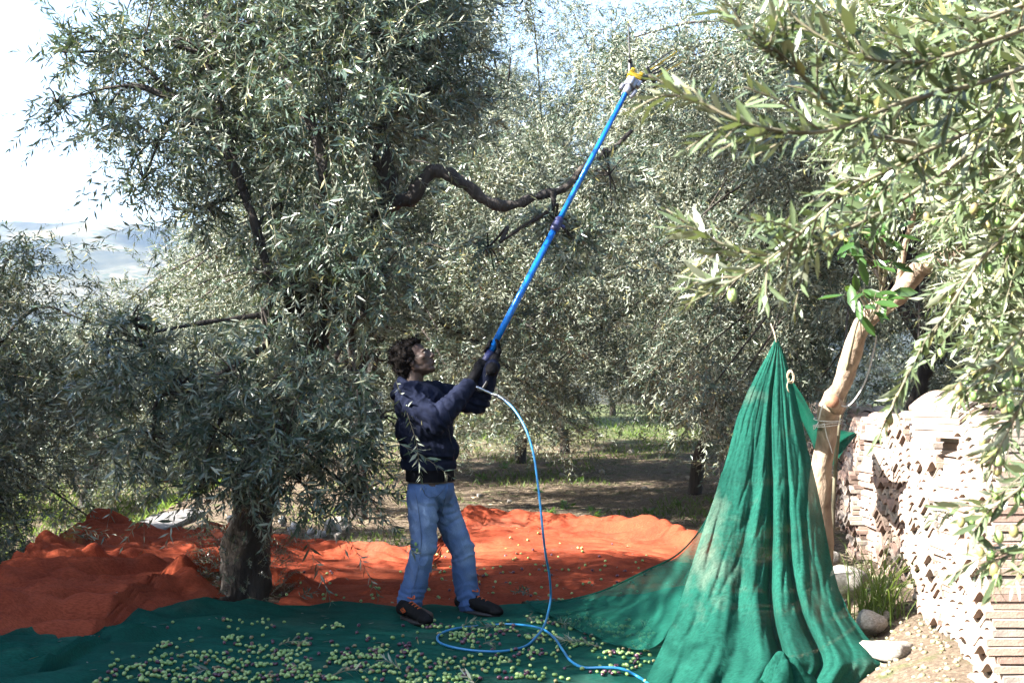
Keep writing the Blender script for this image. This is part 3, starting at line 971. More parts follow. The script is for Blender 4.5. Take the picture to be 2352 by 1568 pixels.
def orange_z(x, y):
    x = np.asarray(x, float); y = np.asarray(y, float)
    left = sstep(-1.7, -2.3, x)
    wx = (vnoise(x * 1.1 + 5, y * 1.1) - 0.5) * 1.1 + (vnoise(x * 3 + 5, y * 3 + 9) - 0.5) * 0.25
    ph = (y * 0.86 - x * 0.42 + wx * 0.55) * 2 * PI / 0.62
    f1 = np.abs(np.sin(ph)) ** 0.7 * 0.135 * (0.35 + 1.0 * vnoise(x * 0.9 + 3, y * 0.9 + 8))
    f1 = f1 + np.abs(np.sin(ph * 2.1 + wx * 5)) ** 0.7 * 0.06 * vnoise(x * 1.7 + 1, y * 1.7)
    ph4 = (y * 0.93 - x * 0.26 + wx * 0.32) * 2 * PI / 0.5
    f1 = f1 + np.abs(np.sin(ph4)) ** 0.6 * 0.075 * (0.3 + vnoise(x * 1.2 + 11, y * 1.2))
    f1 = f1 + 0.09 * fbm(x * 1.6 + 2, y * 1.6, 3) + 0.03 * (1 - np.abs(np.sin(ph * 1.2 + wx * 9))) ** 3
    ph2 = (y + 0.10 * x + (vnoise(x * 1.5 + 3, y * 1.5) - 0.5) * 0.45) * 2 * PI / 0.42
    f2 = np.abs(np.sin(ph2)) ** 0.7 * 0.075 * (0.25 + 1.2 * vnoise(x * 1.3, y * 1.3 + 4)) + 0.06 * fbm(x * 1.4, y * 1.4, 3) + 0.02 * fbm(x * 5, y * 9, 3)
    z = left * f1 + (1 - left) * f2
    b1 = np.abs(vnoise(x * 5 + y * 2.2, y * 6.5) - 0.5) * 2; b2 = np.abs(vnoise(x * 12 + 3, y * 15 - x * 4) - 0.5) * 2
    z = z + (0.055 * b1 ** 0.8 + 0.018 * b2) * (0.35 + 0.65 * left + 0.5 * sstep(-0.75, -0.3, x) * sstep(11.0, 12.2, y))
    fe = orange_far(x) - y
    z = z + 0.15 * np.exp(-((fe - 0.42) / 0.28) ** 2) * sstep(-0.75, -0.4, x) * (0.5 + 0.9 * vnoise(x * 2.2, x * 0 + 3))
    z = z + 0.07 * np.exp(-((fe - 0.25) / 0.15) ** 2) * sstep(-0.75, -1.1, x)
    z = z + 0.15 * np.exp(-(((x + 3.3) / 0.3) ** 2 + ((y - 10.1) / 0.35) ** 2))
    z = z + 0.12 * np.exp(-((x + 3.5) / 0.12) ** 2) * sstep(8.4, 9.2, y)
    dt = np.hypot(x + 1.89, y - 8.45)
    z = z + 0.09 * np.exp(-((dt - 0.42) / 0.09) ** 2)
    z = z * sstep(0.0, 0.1, fe)
    lo = 0.25 + 0.25 * left
    z = z * (lo + (1 - lo) * sstep(-0.1, 0.7, y - green_far(x)))
    return hfun(x, y) + 0.02 + z


def green_z(x, y):
    x = np.asarray(x, float); y = np.asarray(y, float)
    left = sstep(-1.2, -2.2, x)
    w = (vnoise(x * 1.2 + 8, y * 1.2 + 1) - 0.5)
    ph = (y * 0.95 - x * 0.35 + w * 0.8) * 2 * PI / 0.55
    f = np.abs(np.sin(ph * 0.6)) ** 0.8 * (0.024 + 0.055 * left) * (0.4 + vnoise(x, y + 4)) + (0.02 + 0.035 * left) * fbm(x * 1.8 + 4, y * 1.8, 3)
    ph3 = (y + 0.12 * x + w * 0.35) * 2 * PI / 0.16
    f = f + 0.024 * np.abs(np.sin(ph3 * 0.6)) ** 0.8 * vnoise(x * 2, y * 2)
    e = green_far(x) - y
    f = f + 0.03 * np.exp(-((e - 0.14) / 0.1) ** 2)
    z = hfun(x, y) + 0.03 + f
    over = np.where(e < 0.65, orange_z(x, y) + 0.014, -9)
    k = sstep(0.65, 0.4, e)
    return np.where(over > z, z * (1 - k) + over * k, z)


def net_material(name, c1, c2, dust, through, trans, cell=260):
    t = NT(name)
    f = t.noise(3.0, 5)
    c = t.ramp(f, [(0.35, c2), (0.65, c1)])
    d = t.ramp(t.noise(1.3, 6, 0.65), [(0.56, (0, 0, 0)), (0.75, (0.55, 0.55, 0.55))])
    th = t.ramp(t.noise(70, 3, 0.7, stretch=(0.5, 2.2, 1.0)), [(0.35, (0.55, 0.55, 0.55)), (0.62, (1.1, 1.1, 1.1))])
    t.base(t.mix(1.0, t.mix(d, c, dust), th, 'MULTIPLY'))
    t.set(Roughness=0.95); t.p.inputs['Specular IOR Level'].default_value = 0.06
    t.bump(t.noise(45, 4, stretch=(1.0, 1.6, 0.6)), 0.6, 0.006)
    tr = t.node('ShaderNodeBsdfTranslucent'); tr.inputs['Color'].default_value = (*trans, 1)
    m1 = t.node('ShaderNodeMixShader'); m1.inputs[0].default_value = 0.18
    t.l.new(t.p.outputs[0], m1.inputs[1]); t.l.new(tr.outputs[0], m1.inputs[2])
    tp = t.node('ShaderNodeBsdfTransparent')
    # woven holes: denser and looser parts of the weave
    hole = t.node('ShaderNodeMapRange'); hole.inputs['To Min'].default_value = through * 0.5; hole.inputs['To Max'].default_value = through * 1.5
    wv = t.noise(cell * 0.5, 1)
    t.l.new(wv, hole.inputs[0])
    m2 = t.node('ShaderNodeMixShader'); t.l.new(hole.outputs[0], m2.inputs[0])
    t.l.new(m1.outputs[0], m2.inputs[1]); t.l.new(tp.outputs[0], m2.inputs[2])
    t.l.new(m2.outputs[0], t.out.inputs[0])
    return t.m


M['green_net'] = net_material('green_net', (0.011, 0.092, 0.068), (0.007, 0.06, 0.045), (0.08, 0.12, 0.09), 0.06, (0.02, 0.2, 0.13))
M['tent_net'] = net_material('green_net_hung', (0.011, 0.080, 0.058), (0.007, 0.052, 0.039), (0.17, 0.19, 0.145), 0.06, (0.02, 0.2, 0.13))
M['green_net_thin'] = net_material('green_net_single_layer', (0.011, 0.10, 0.072), (0.007, 0.065, 0.048), (0.07, 0.11, 0.08), 0.24, (0.02, 0.2, 0.13))
M['orange_net'] = net_material('orange_net', (0.35, 0.078, 0.038), (0.23, 0.048, 0.025), (0.25, 0.12, 0.08), 0.06, (0.5, 0.10, 0.035))


def ground_nets():
    # orange
    xs = np.arange(-3.56, 1.86, 0.022); n = 190
    t = np.linspace(0, 1, n)
    wob = 0.05 * np.sin(np.arange(n) * 0.13) + 0.03 * np.sin(np.arange(n) * 0.41)
    X = np.repeat(xs[:, None], n, 1)
    edge = sstep(-3.3, -3.56, X)
    X = X + edge * wob[None]
    y0 = green_far(xs) - 0.26; y1 = orange_far(xs) + 0.03 * np.sin(xs * 9) + 0.02 * np.sin(xs * 23)
    Y = y0[:, None] * (1 - t) + y1[:, None] * t
    Z = orange_z(X, Y)
    F = grid_faces(len(xs), n)
    cx = X.ravel()[F].mean(1); cyy = Y.ravel()[F].mean(1)
    gone = (np.hypot(cx + 1.89, cyy - 8.45) < 0.3) | ((np.abs(cx + 1.72 - (cyy - 8.4) * 0.2) < 0.17) & (cyy < 8.72))
    tag(link('harvest_net', new_mesh('orange_net', np.stack([X, Y, Z], -1).reshape(-1, 3), F[~gone], [M['orange_net']])),
        'crumpled orange harvest net spread behind the green one, around the trunk', 'net')
    # green
    xs = np.arange(-4.3, 1.46, 0.02); n = 170
    y0 = np.full(len(xs), 4.6); y1 = green_far(xs) + 0.02 * np.sin(xs * 11) + 0.012 * np.sin(xs * 31)
    t = np.linspace(0, 1, n)
    X = np.repeat(xs[:, None], n, 1); Y = y0[:, None] * (1 - t) + y1[:, None] * t
    Z = green_z(X, Y)
    tag(link('harvest_net', new_mesh('green_net', np.stack([X, Y, Z], -1).reshape(-1, 3), grid_faces(len(xs), n), [M['green_net']])),
        'dark green harvest net lying flat in the foreground, strewn with olives', 'net')


ground_nets()


def hanging_net():
    rows = [  # y, left x, right x, depth Y at the middle (display px, metres)
        (776, 1781, 1786, 6.95), (800, 1770, 1797, 6.95), (850, 1742, 1813, 6.92), (900, 1716, 1826, 6.88), (960, 1692, 1840, 6.83), (1040, 1672, 1858, 6.76),
        (1120, 1648, 1877, 6.68), (1200, 1620, 1893, 6.6), (1280, 1594, 1908, 6.5), (1350, 1572, 1926, 6.4), (1410, 1553, 1953, 6.3), (1460, 1530, 1990, 6.2), (1500, 1512, 2026, 6.1), (1525, 1500, 2038, 6.03), (1568, 1480, 2012, 5.95), (1620, 1450, 1990, 5.85), (1680, 1420, 1980, 5.75)]
    R = np.array(rows, float)
    nv, nu = 150, 120
    yy = np.linspace(R[0, 0], R[-1, 0], nv)
    xl = np.interp(yy, R[:, 0], R[:, 1]); xr = np.interp(yy, R[:, 0], R[:, 2]); Yc = np.interp(yy, R[:, 0], R[:, 3])
    V = np.zeros((nu, nv, 3))
    for j in range(nv):
        v = j / (nv - 1)
        amp = 0.008 + 0.21 * v
        for i in range(nu):
            u = i / (nu - 1)
            # pleats hang from the tie point and open towards the ground
            f = 0.0
            for c, w, a in ((0.20, 0.10, -0.20), (0.36, 0.05, 0.14), (0.455, 0.05, -0.35), (0.535, 0.022, 0.75), (0.61, 0.06, -0.30), (0.725, 0.016, 0.5 * min(1, v * 1.6)), (0.78, 0.04, -0.22), (0.90, 0.08, -0.12), (0.12, 0.015, 0.10)):
                cc = c + 0.02 * math.sin(v * 5 + c * 20) + 0.01 * math.sin(v * 13 + c * 50)
                f += a * math.exp(-((u - cc) / w) ** 2)
            f += 0.16 * noise.noise(Vector((u * 7, v * 2.5, 1.3))) + 0.07 * noise.noise(Vector((u * 20, v * 6, 4.3))) + 0.04 * noise.noise(Vector((u * 34, v * 22, 9.3))) + 0.10 * (1 - abs(noise.noise(Vector((u * 11 + v * 3, v * 5, 2.1))) * 2.2)) ** 3
            f += 0.9 * (abs(u - 0.5) * 2) ** 4
            V[i, j] = at(xl[j] + (xr[j] - xl[j]) * u, yy[j], Yc[j] + amp * f)
    root = MB()
    m = root
    me = new_mesh('hanging_net', V.reshape(-1, 3), grid_faces(nu, nv), [M['tent_net']])
    o = link('harvest_net', me)
    tag(o, 'green harvest net tied up by one corner, hanging like a tent before the pale trunk', 'net')
    # the slack that runs from the tent down to the net on the ground, single layered and see-through
    n1, n2 = 60, 50
    top = spline([at(1660, 1085, 6.9), at(1625, 1190, 7.1), at(1560, 1270, 7.35), at(1480, 1312, 7.6), at(1380, 1358, 7.9), at(1290, 1380, 8.15), at(1190, 1394, 8.35)], n1)
    bot = spline([at(1600, 1262, 6.7), at(1565, 1375, 6.62), at(1535, 1450, 6.5), at(1480, 1492, 6.7), at(1380, 1470, 7.0), at(1280, 1430, 7.6), at(1180, 1400, 8.25)], n1)
    W = np.zeros((n1, n2, 3))
    for i in range(n1):
        for j in range(n2):
            t = j / (n2 - 1)
            p = top[i] * (1 - t) + bot[i] * t
            s = math.sin(PI * t)
            p[2] += -0.03 * s + 0.025 * math.sin(t * 14 + i * 0.05) * s + 0.02 * noise.noise(Vector((i * 0.08, t * 4, 0)))
            p[2] = max(p[2], float(green_z(p[0], p[1])) + 0.02) if p[1] < float(green_far(p[0])) else max(p[2], float(hfun(p[0], p[1])) + 0.03)
            W[i, j] = p
    tag(link('net_slack', new_mesh('net_slack', W.reshape(-1, 3), grid_faces(n1, n2), [M['green_net_thin']]), o), 'thin single layer sloping to the ground, orange showing through')
    hm = MB(); hm.tube(top + [0, 0, 0.004], 0.006, 6); hm.build('hem', M['tent_net'], o)
    # the far corner of the same net, stretched behind the trunk
    c = [at(1800, 845, 7.0), at(1845, 905, 7.4), at(1880, 965, 7.9), at(1925, 985, 8.3), at(1967, 993, 8.6)]
    e = [at(1812, 900, 7.0), at(1860, 1010, 7.4), at(1885, 1075, 7.9), at(1918, 1062, 8.3), at(1966, 996, 8.6)]
    c = spline(c, 26); e = spline(e, 26)
    W = np.array([[c[i] * (1 - t) + e[i] * t + np.array([0, 0.04 * math.sin(t * 9 + i * 0.2), 0]) for t in np.linspace(0, 1, 14)] for i in range(26)])
    tag(link('net_corner', new_mesh('net_corner', W.reshape(-1, 3), grid_faces(26, 14), [M['tent_net']]), o), 'far corner stretched behind the trunk')
    # bunched lump at the foot
    lb = MB()
    nn = 40
    cen = at(1800, 1520, 5.85)
    Vv = []
    for i in range(nn):
        for j in range(20):
            a = 2 * PI * i / nn; r = j / 19
            d = 0.12 * r * (1 + 0.35 * math.sin(a * 3 + 1))
            h = 0.15 * (1 - r ** 1.6) + 0.045 * noise.noise(Vector((math.cos(a) * r * 3, math.sin(a) * r * 3, 7))) + 0.03 * math.sin(a * 5 + r * 6) * r
            Vv.append(cen + [math.cos(a) * d, math.sin(a) * d * 0.6 - 0.03, h - 0.1])
    F = [(i * 20 + j, ((i + 1) % nn) * 20 + j, ((i + 1) % nn) * 20 + j + 1, i * 20 + j + 1) for i in range(nn) for j in range(19)]
    link('net_bunch', new_mesh('net_bunch', np.array(Vv), F, [M['tent_net']]), o)
    # tie knot and the twine above it
    twine = simple('pale_twine', (0.42, 0.35, 0.25), (0.28, 0.22, 0.15), 60, 0.9, 0.3)
    k = MB()
    k.tube(spline([at(1783, 785, 6.93), at(1778, 762, 6.94), at(1770, 742, 6.95)], 8), 0.004, 6)
    k.build('twine', twine, o)
    k = MB()
    for q in range(3):
        pts = [at(1815 + 7 * math.cos(a) + q, 862 + 13 * math.sin(a) + 2 * q, 6.84 + 0.01 * q) for a in np.linspace(0, 2 * PI, 16)]
        k.tube(np.array(pts), 0.0035, 5)
    k.tube(spline([at(1813, 868, 6.84), at(1808, 885, 6.85), at(1812, 900, 6.86)], 8), 0.0035, 5)
    k.tube(spline([at(1817, 852, 6.84), at(1824, 862, 6.84), at(1822, 878, 6.84)], 8), 0.0035, 5)
    k.build('twine', twine, o)


hanging_net()

# ------------------------------------------------------------------ stacked roof tiles
M['tile'] = simple('old_clay_tile', (0.34, 0.26, 0.21), (0.20, 0.145, 0.115), 7, 0.9, 0.6, 0.004, bscale=90, detail=7)
M['tile_grey'] = simple('lichened_clay_tile', (0.31, 0.265, 0.225), (0.16, 0.135, 0.12), 9, 0.95, 0.6, 0.004, bscale=90, detail=7)
M['tile_dark'] = simple('brown_clay_tile', (0.28, 0.19, 0.15), (0.16, 0.11, 0.09), 8, 0.9, 0.6, 0.004, bscale=90, detail=7)
PITCH_T = 0.036


def tile_mesh(name, m, amp=0.030, width=0.33, length=0.42, thick=0.028, arch=False):
    n = 14
    V = []
    for x in (-length / 2, length / 2):
        for k in range(n + 1):
            t = k / n
            if arch:
                z = amp * math.sin(PI * t)
            else:
                z = amp * (math.sin(2 * PI * t * 1.5) * (1.0 if t < 0.67 else 0.75))
            y = (t - 0.5) * width
            V += [(x, y, z), (x, y, z + thick)]
    F = []
    o = 2 * (n + 1)
    for k in range(n):
        a = 2 * k; b = a + 2
        F += [(a, b, b + 1, a + 1), (o + a, o + a + 1, o + b + 1, o + b), (a + 1, b + 1, o + b + 1, o + a + 1), (a, o + a, o + b, b)]
    F += [(0, 1, o + 1, o), (2 * n, o + 2 * n, o + 2 * n + 1, 2 * n + 1)]
    return new_mesh(name, V, F, [m], False)


def tiles():
    r = random.Random(12)
    T = [tile_mesh('roof_tile', M[k]) for k in ('tile', 'tile', 'tile_grey', 'tile_dark')]
    ARCH = [tile_mesh('ridge_tile', M[k], 0.085, 0.36, 0.4, 0.02, True) for k in ('tile', 'tile_grey')]
    cands = []
    y = 5.1; k = 0
    while y < 13.5:
        flat = k in (2, 5, 9, 13)                # stacks turned to show their straight edges
        w = 0.44 if flat else 0.355
        x = wall_x(y) + 0.235 + r.uniform(-0.03, 0.03) + (0.06 if k % 3 == 0 else 0)
        z = float(hfun(x - 0.15, y)) - 0.02
        top = 1.28 + 0.03 * r.uniform(-1, 1) - (0.12 if k in (3, 8) else 0) + (0.06 if k == 0 else 0)
        if k > 4: top = 1.33 + r.uniform(-0.07, 0.02)
        lean = r.uniform(-0.25, 0.3) * 0.04; bul = r.uniform(0.03, 0.10); x += r.uniform(-0.09, 0.09)
        i = 0
        while z < top:
            cands.append((k, x + lean * i * 0.12 - bul * math.sin(PI * min(1, i / 27)) + 0.02 * math.sin(i * 0.8 + k) + r.uniform(-0.02, 0.02) - (0.035 if r.random() < 0.06 else 0), y + w / 2 + r.uniform(-0.005, 0.005), z, (PI / 2 if flat else 0) + r.uniform(-0.02, 0.02), r.uniform(-0.008, 0.008), i))
            z += PITCH_T * r.uniform(0.9, 1.16); i += 1
        # second row standing behind
        y += w + 0.012; k += 1
    names = ['nearest stack at the right frame edge', 'second stack, turned to show straight edges', 'third stack from the camera', 'fourth stack from the camera, a little lower', 'fifth stack, with straight edges towards the net', 'sixth stack from the camera',
             'seventh stack from the camera', 'eighth stack, with straight edges', 'ninth stack, low and shaded', 'tenth stack, in the shade', 'shaded stack with straight edges near the trunk', 'shaded stack behind the pale trunk']
    cands.sort(key=lambda c: c[2] + (0.3 if c[1] > wall_x(c[2]) + 0.4 else 0))
    rest = MB()
    for q, (k, x, y, z, rz, rx, i) in enumerate(cands):
        me = T[r.randrange(4)]
        if q < 288:
            o = link('roof_tile', me, loc=(x, y, z), rot=(rx, r.uniform(-0.012, 0.012), rz))
            nm = names[min(k, len(names) - 1)]
            tag(o, 'weathered clay roof tile in the ' + nm, 'roof tile', 'roof tiles of the ' + nm)
        else:
            R = Matrix.Translation((x, y, z)) @ Matrix.Rotation(rz, 4, 'Z')
            rest.add([R @ v.co for v in me.vertices], [tuple(p.vertices) for p in me.polygons], r.randrange(3))
    tag(rest.build('roof_tiles', [M['tile'], M['tile_grey'], M['tile_dark']], smooth=False), 'roof tiles stacked further back along the row, shaded behind the trunk', 'roof tiles', kind='stuff')
    # arched ridge tiles lying nested on top of the nearest stacks
    for i, (dx, dy, Y) in enumerate(((2222, 980, 6.1), (2220, 963, 6.12), (2217, 948, 6.14), (2213, 933, 6.16), (2210, 919, 6.18))):
        p = at(dx, dy, Y)
        o = link('ridge_tile', ARCH[i % 2], loc=[float(c) for c in p - [0, 0, 0.05]], rot=(0, 0, PI / 2 + 0.28 + r.uniform(-.03, .03)))
        tag(o, ('lowest', 'second', 'middle', 'fourth', 'topmost')[i] + ' arched tile nested on top of the sunlit tile stacks', 'ridge tile', 'arched tiles nested on the stacks')


tiles()


# ------------------------------------------------------------------ pruned tree with the pale trunk, and the bough hanging into the picture
def pruned_tree():
    rs = np.random.default_rng(31)
    base = np.array([*at(1886, 1400, 7.75)[:2], 0.0]); base[2] = float(hfun(base[0], base[1]))
    root = empty('pruned_tree', base, 'slim leaning tree with smooth pale trunk, lopped branches and white string ties', 'tree')
    tr = MB()
    P = [base + [0.02, 0, -0.1], at(1882, 1230, 7.65), at(1886, 1100, 7.55), at(1897, 990, 7.45), at(1915, 920, 7.35), at(1942, 855, 7.2), at(1990, 742, 7.0), at(2060, 672, 6.8), at(2128, 612, 6.6), at(2200, 570, 6.4), at(2290, 490, 6.2), at(2400, 380, 6.0)]
    sp = spline(P, 60)
    sp = sp + np.array([[0.022 * math.sin(i * 0.55), 0.02 * math.cos(i * 0.43), 0] for i in range(60)]) * np.linspace(0.2, 1, 60)[:, None]
    tr.tube(sp, np.interp(np.arange(60), [0, 20, 30, 45, 59], [0.076, 0.062, 0.053, 0.046, 0.030]), 18, True, 0.30, 11)
    to = tr.build('trunk', M['bark_pale'], root)
    b = MB(); b.tube(spline([at(1925, 935, 7.3), at(1914, 925, 7.22), at(1911, 920, 7.16)], 6), [0.05, 0.047, 0.045, 0.044, 0.043, 0.042], 12, True, 0.1)
    b.build('stub', M['bark_pale'], to)
    b = MB(); b.tube([at(1911, 920, 7.16), at(1911, 920, 7.15)], [0.043, 0.040], 12); b.build('cut_face', M['cut_wood'], to)
    b = MB(); b.tube(spline([at(2120, 612, 6.6), at(2180, 600, 6.6), at(2240, 594, 6.65)], 8), np.linspace(0.05, 0.033, 8), 10, True, 0.12); b.build('branch', M['bark_pale'], root)
    b = MB(); b.tube(spline([at(1945, 850, 7.15), at(1955, 800, 7.0), at(1965, 755, 6.95), at(1978, 720, 6.9)], 10), np.linspace(0.010, 0.005, 10), 6); b.build('sucker', M['twig'], root)
    for pts, r0 in (([at(2060, 672, 6.8), at(2080, 560, 6.7), at(2120, 420, 6.5), at(2150, 250, 6.3)], 0.018), ([at(2290, 490, 6.2), at(2250, 330, 6.0), at(2200, 150, 5.9), at(2180, 0, 5.9)], 0.035), ([at(2200, 570, 6.4), at(2260, 640, 6.1), at(2330, 760, 5.7)], 0.02)):
        b = MB(); limb(b, pts, r0, 0.01); b.build('branch', M['bark_pale'], root)
    C = []
    for s in """2150 250 6.3 .5;2280 330 6.0 .55;2050 350 6.6 .4;2200 120 6.0 .55;2330 180 5.8 .55;2080 150 6.4 .45;2300 480 6.0 .45;2160 440 6.3 .35;2330 640 5.6 .35;2330 780 5.4 .3;2260 560 6.0 .25;2400 300 5.8 .6;2240 -50 6.0 .6;2080 0 6.4 .45;2380 -60 5.6 .6;1960 300 6.7 .3;2230 700 5.9 .18""".split(';'):
        x, y, Y, r = map(float, s.split()); C.append((at(x, y, Y), r))
    B, D, L, sag = clump_twigs(C, 1800, rs, 0.3, 0.5, 0.2, 0.4, 0.9, 0.2)
    d = twig_leaves(B, D, L, sag, 11, 0.07, 0.2, rs)
    fr = fruit_on(d, 60, rs)
    d = leaf_parts(root, d, 200, meshes=LEAF_SUNLIT)
    tag(link('foliage', foliage_mesh('foliage', d, 4, M['leaf_sunlit']), root), kind='stuff')
    tag(link('twigs', stems_mesh('twigs', B, D, L, sag, 0.002, M['twig']), root), kind='stuff')
    for i, p in enumerate(fr): olive_part(root, p, ('green', 'pale', 'green', 'turning')[i % 4], rs)
    # white string wound round the trunk, loose ends
    string = simple('white_string', (0.6, 0.58, 0.55), (0.42, 0.4, 0.38), 80, 0.8, 0.2)
    st = MB()
    for q in range(3):
        c = sp[np.argmin(np.abs(sp[:, 2] - at(1905, 965 + q * 4, 7.42)[2]))]
        pts = [c + np.array([math.cos(a) * 0.083, math.sin(a) * 0.083, 0.012 * math.sin(a + q) + 0.004 * q]) for a in np.linspace(0, 2 * PI, 22)]
        st.tube(pts, 0.003, 5)
    st.tube(spline([at(1893, 970, 7.36), at(1899, 1000, 7.36), at(1906, 1020, 7.37), at(1912, 1040, 7.37)], 12), 0.003, 5)
    st.tube(spline([at(1880, 968, 7.37), at(1870, 985, 7.38), at(1868, 975, 7.38)], 8), 0.003, 5)
    st.build('string', string, root)
    st = MB(); st.tube(spline([at(1880, 965, 7.3), at(1888, 935, 7.26), at(1898, 918, 7.24), at(1920, 925, 7.22), at(1950, 930, 7.2), at(1985, 880, 7.2), at(2008, 800, 7.15), at(2012, 770, 7.1)], 50), 0.0045, 6)
    st.build('string', string, root)
    st = MB()
    for q in range(5): st.tube(spline([at(2186, 610, 6.5), at(2184 + q, 640, 6.48), at(2180 + 4 * q, 668, 6.47), at(2178 + 6 * q, 680, 6.47)], 8), 0.0025, 4)
    st.build('string', string, root)


def near_tree():
    """the olive tree just outside the picture at the right, whose boughs hang into it close to the camera"""
    rs = np.random.default_rng(41)
    base = np.array([2.35, 2.6, 0.0]); base[2] = float(hfun(2.35, 2.6))
    root = empty('olive_tree', base, 'near olive tree whose pale leafy boughs reach in from the right, dotted with green olives', 'tree')
    tr = MB(); sp = spline([base + [0, 0, -.1], base + [-.05, .03, .8], base + [-.1, .1, 1.5], base + [-.22, 0.1, 2.1], base + [-.4, 0.1, 2.9]], 30)
    tr.tube(sp, np.linspace(0.14, 0.06, 30), 14, True, 0.3, 8); tr.build('trunk', M['bark'], root)
    top = sp[20]
    shoots = []      # main boughs (display px, depth) with side shoots
    main = [
        [(2420, 130, 2.3), (2250, 190, 2.15), (2080, 232, 2.0), (1900, 300, 1.9), (1740, 290, 1.85), (1610, 235, 1.85), (1490, 172, 1.85)],
        [(2420, 200, 2.4), (2250, 290, 2.3), (2080, 370, 2.2), (1930, 450, 2.15), (1800, 570, 2.1), (1690, 640, 2.1), (1575, 700, 2.1)],
        [(2300, 300, 2.5), (2100, 440, 2.35), (1960, 520, 2.25), (1800, 585, 2.15), (1660, 560, 2.15), (1530, 480, 2.15)],
        [(2100, 330, 2.2), (1960, 290, 2.1), (1850, 180, 2.0), (1740, 100, 1.95), (1650, 15, 1.95)],
        [(2420, 40, 2.2), (2260, 100, 2.1), (2120, 140, 2.05), (1980, 130, 2.0), (1850, 60, 2.0), (1760, -30, 2.0)],
        [(2420, -20, 2.2), (2300, 30, 2.2), (2200, 60, 2.15), (2100, 40, 2.1)],
        [(2420, 420, 2.6), (2330, 520, 2.5), (2250, 600, 2.5), (2160, 740, 2.5), (2090, 850, 2.5), (2010, 1020, 2.5)],
        [(2420, 640, 2.4), (2350, 760, 2.4), (2270, 850, 2.4), (2200, 910, 2.4)],
        [(2440, 800, 2.3), (2360, 900, 2.3), (2310, 1000, 2.3), (2270, 1080, 2.3)],
        [(2440, 1050, 2.2), (2370, 1100, 2.2), (2300, 1150, 2.2), (2230, 1180, 2.2)],
        [(2440, 1180, 2.2), (2380, 1230, 2.2), (2330, 1270, 2.2), (2270, 1290, 2.2)],
        [(2440, 300, 2.6), (2350, 380, 2.6), (2250, 420, 2.6), (2150, 420, 2.5), (2060, 390, 2.5)],
        [(2440, 560, 2.8), (2340, 480, 2.8), (2240, 470, 2.8), (2130, 510, 2.8)],
        [(2440, 700, 2.6), (2390, 900, 2.6), (2370, 1080, 2.6)],
    ]
    ds = []; ST = MB(); olive_pts = []
    for mi, mm in enumerate(main):
        pts = [at(*p) for p in mm]
        P = spline(pts, 40)
        ST.tube(P, np.linspace(0.0055, 0.0016, 40), 6)
        d, pos, tan = poly_leaves(pts, 0.0155, 0.054, 0.2, rs, start=0.22, spread=0.75)
        ds.append(d)
        nside = 15 if mi < 5 else 5
        for k in range(nside):
            i = int(4 + 32 * (k + rs.random() * 0.6) / nside)
            q = P[i]; tn = unit(P[min(i + 1, 39)] - P[i - 1])
            dirn = unit(tn * 0.9 + rs.normal(0, 0.42, 3) + [0, 0, 0.1])
            ln = rs.uniform(0.09, 0.24) * (1.0 - 0.6 * k / nside)
            sp2 = [q, q + dirn * ln * 0.5 + [0, 0, 0.004], q + dirn * ln + [0, 0, -0.015]]
            ST.tube(spline(sp2, 8), np.linspace(0.0022, 0.0011, 8), 5)
            d, pos, tan = poly_leaves(sp2, 0.0145, 0.051, 0.2, rs, start=0.12, spread=0.75)
            ds.append(d)
            if mi >= 6 or rs.random() < 0.15:
                for _ in range(2 if mi >= 6 else 1):
                    olive_pts.append(sp2[1] + rs.normal(0, 0.012, 3) + [0, 0, -0.02])
    tag(ST.build('twigs', M['twig'], root), kind='stuff')
    # boughs that carry those shoots back to the trunk
    b = MB()
    for mm in main[:9:2]:
        q = at(*mm[0])
        b.tube(spline([top, (top + q) / 2 + [0, 0, 0.15], q], 10), np.linspace(0.03, 0.006, 10), 7, False, 0.2)
    b.build('boughs', M['bark'], root)['kind'] = 'stuff'
    # denser leafy mass along the right edge
    C = []
    for s in """2330 100 2.8 .22;2200 60 2.9 .2;2340 300 2.8 .22;2240 330 3.0 .18;2380 500 2.9 .22;2320 640 2.9 .16;2400 760 2.8 .2;2410 950 2.8 .12;2120 200 3.0 .18;2000 210 3.0 .14;2400 200 2.5 .2;2420 0 2.6 .25""".split(';'):
        x, y, Y, r = map(float, s.split()); C.append((at(x, y, Y), r))
    B, D, L, sag = clump_twigs(C, 420, rs, 0.35, 0.5, 0.16, 0.28, 0.9, 0.2)
    d2 = twig_leaves(B, D, L * 0.8, sag * 0.8, 9, 0.058, 0.2, rs)
    olive_pts += list(fruit_on(d2, 70, rs))
    tag(link('twigs', stems_mesh('shoots', B, D, L * 0.8, sag * 0.8, 0.0018, M['twig']), root), kind='stuff')
    d = leaf_parts(root, cat(*ds, d2), 300, meshes=LEAF_SUNLIT)
    tag(link('foliage', foliage_mesh('foliage', d, 4, M['leaf_sunlit']), root), kind='stuff')
    for i, p in enumerate(olive_pts):
        olive_part(root, p, ('green', 'pale', 'pale', 'green', 'turning')[i % 5], rs, rs.uniform(0.8, 1.05))


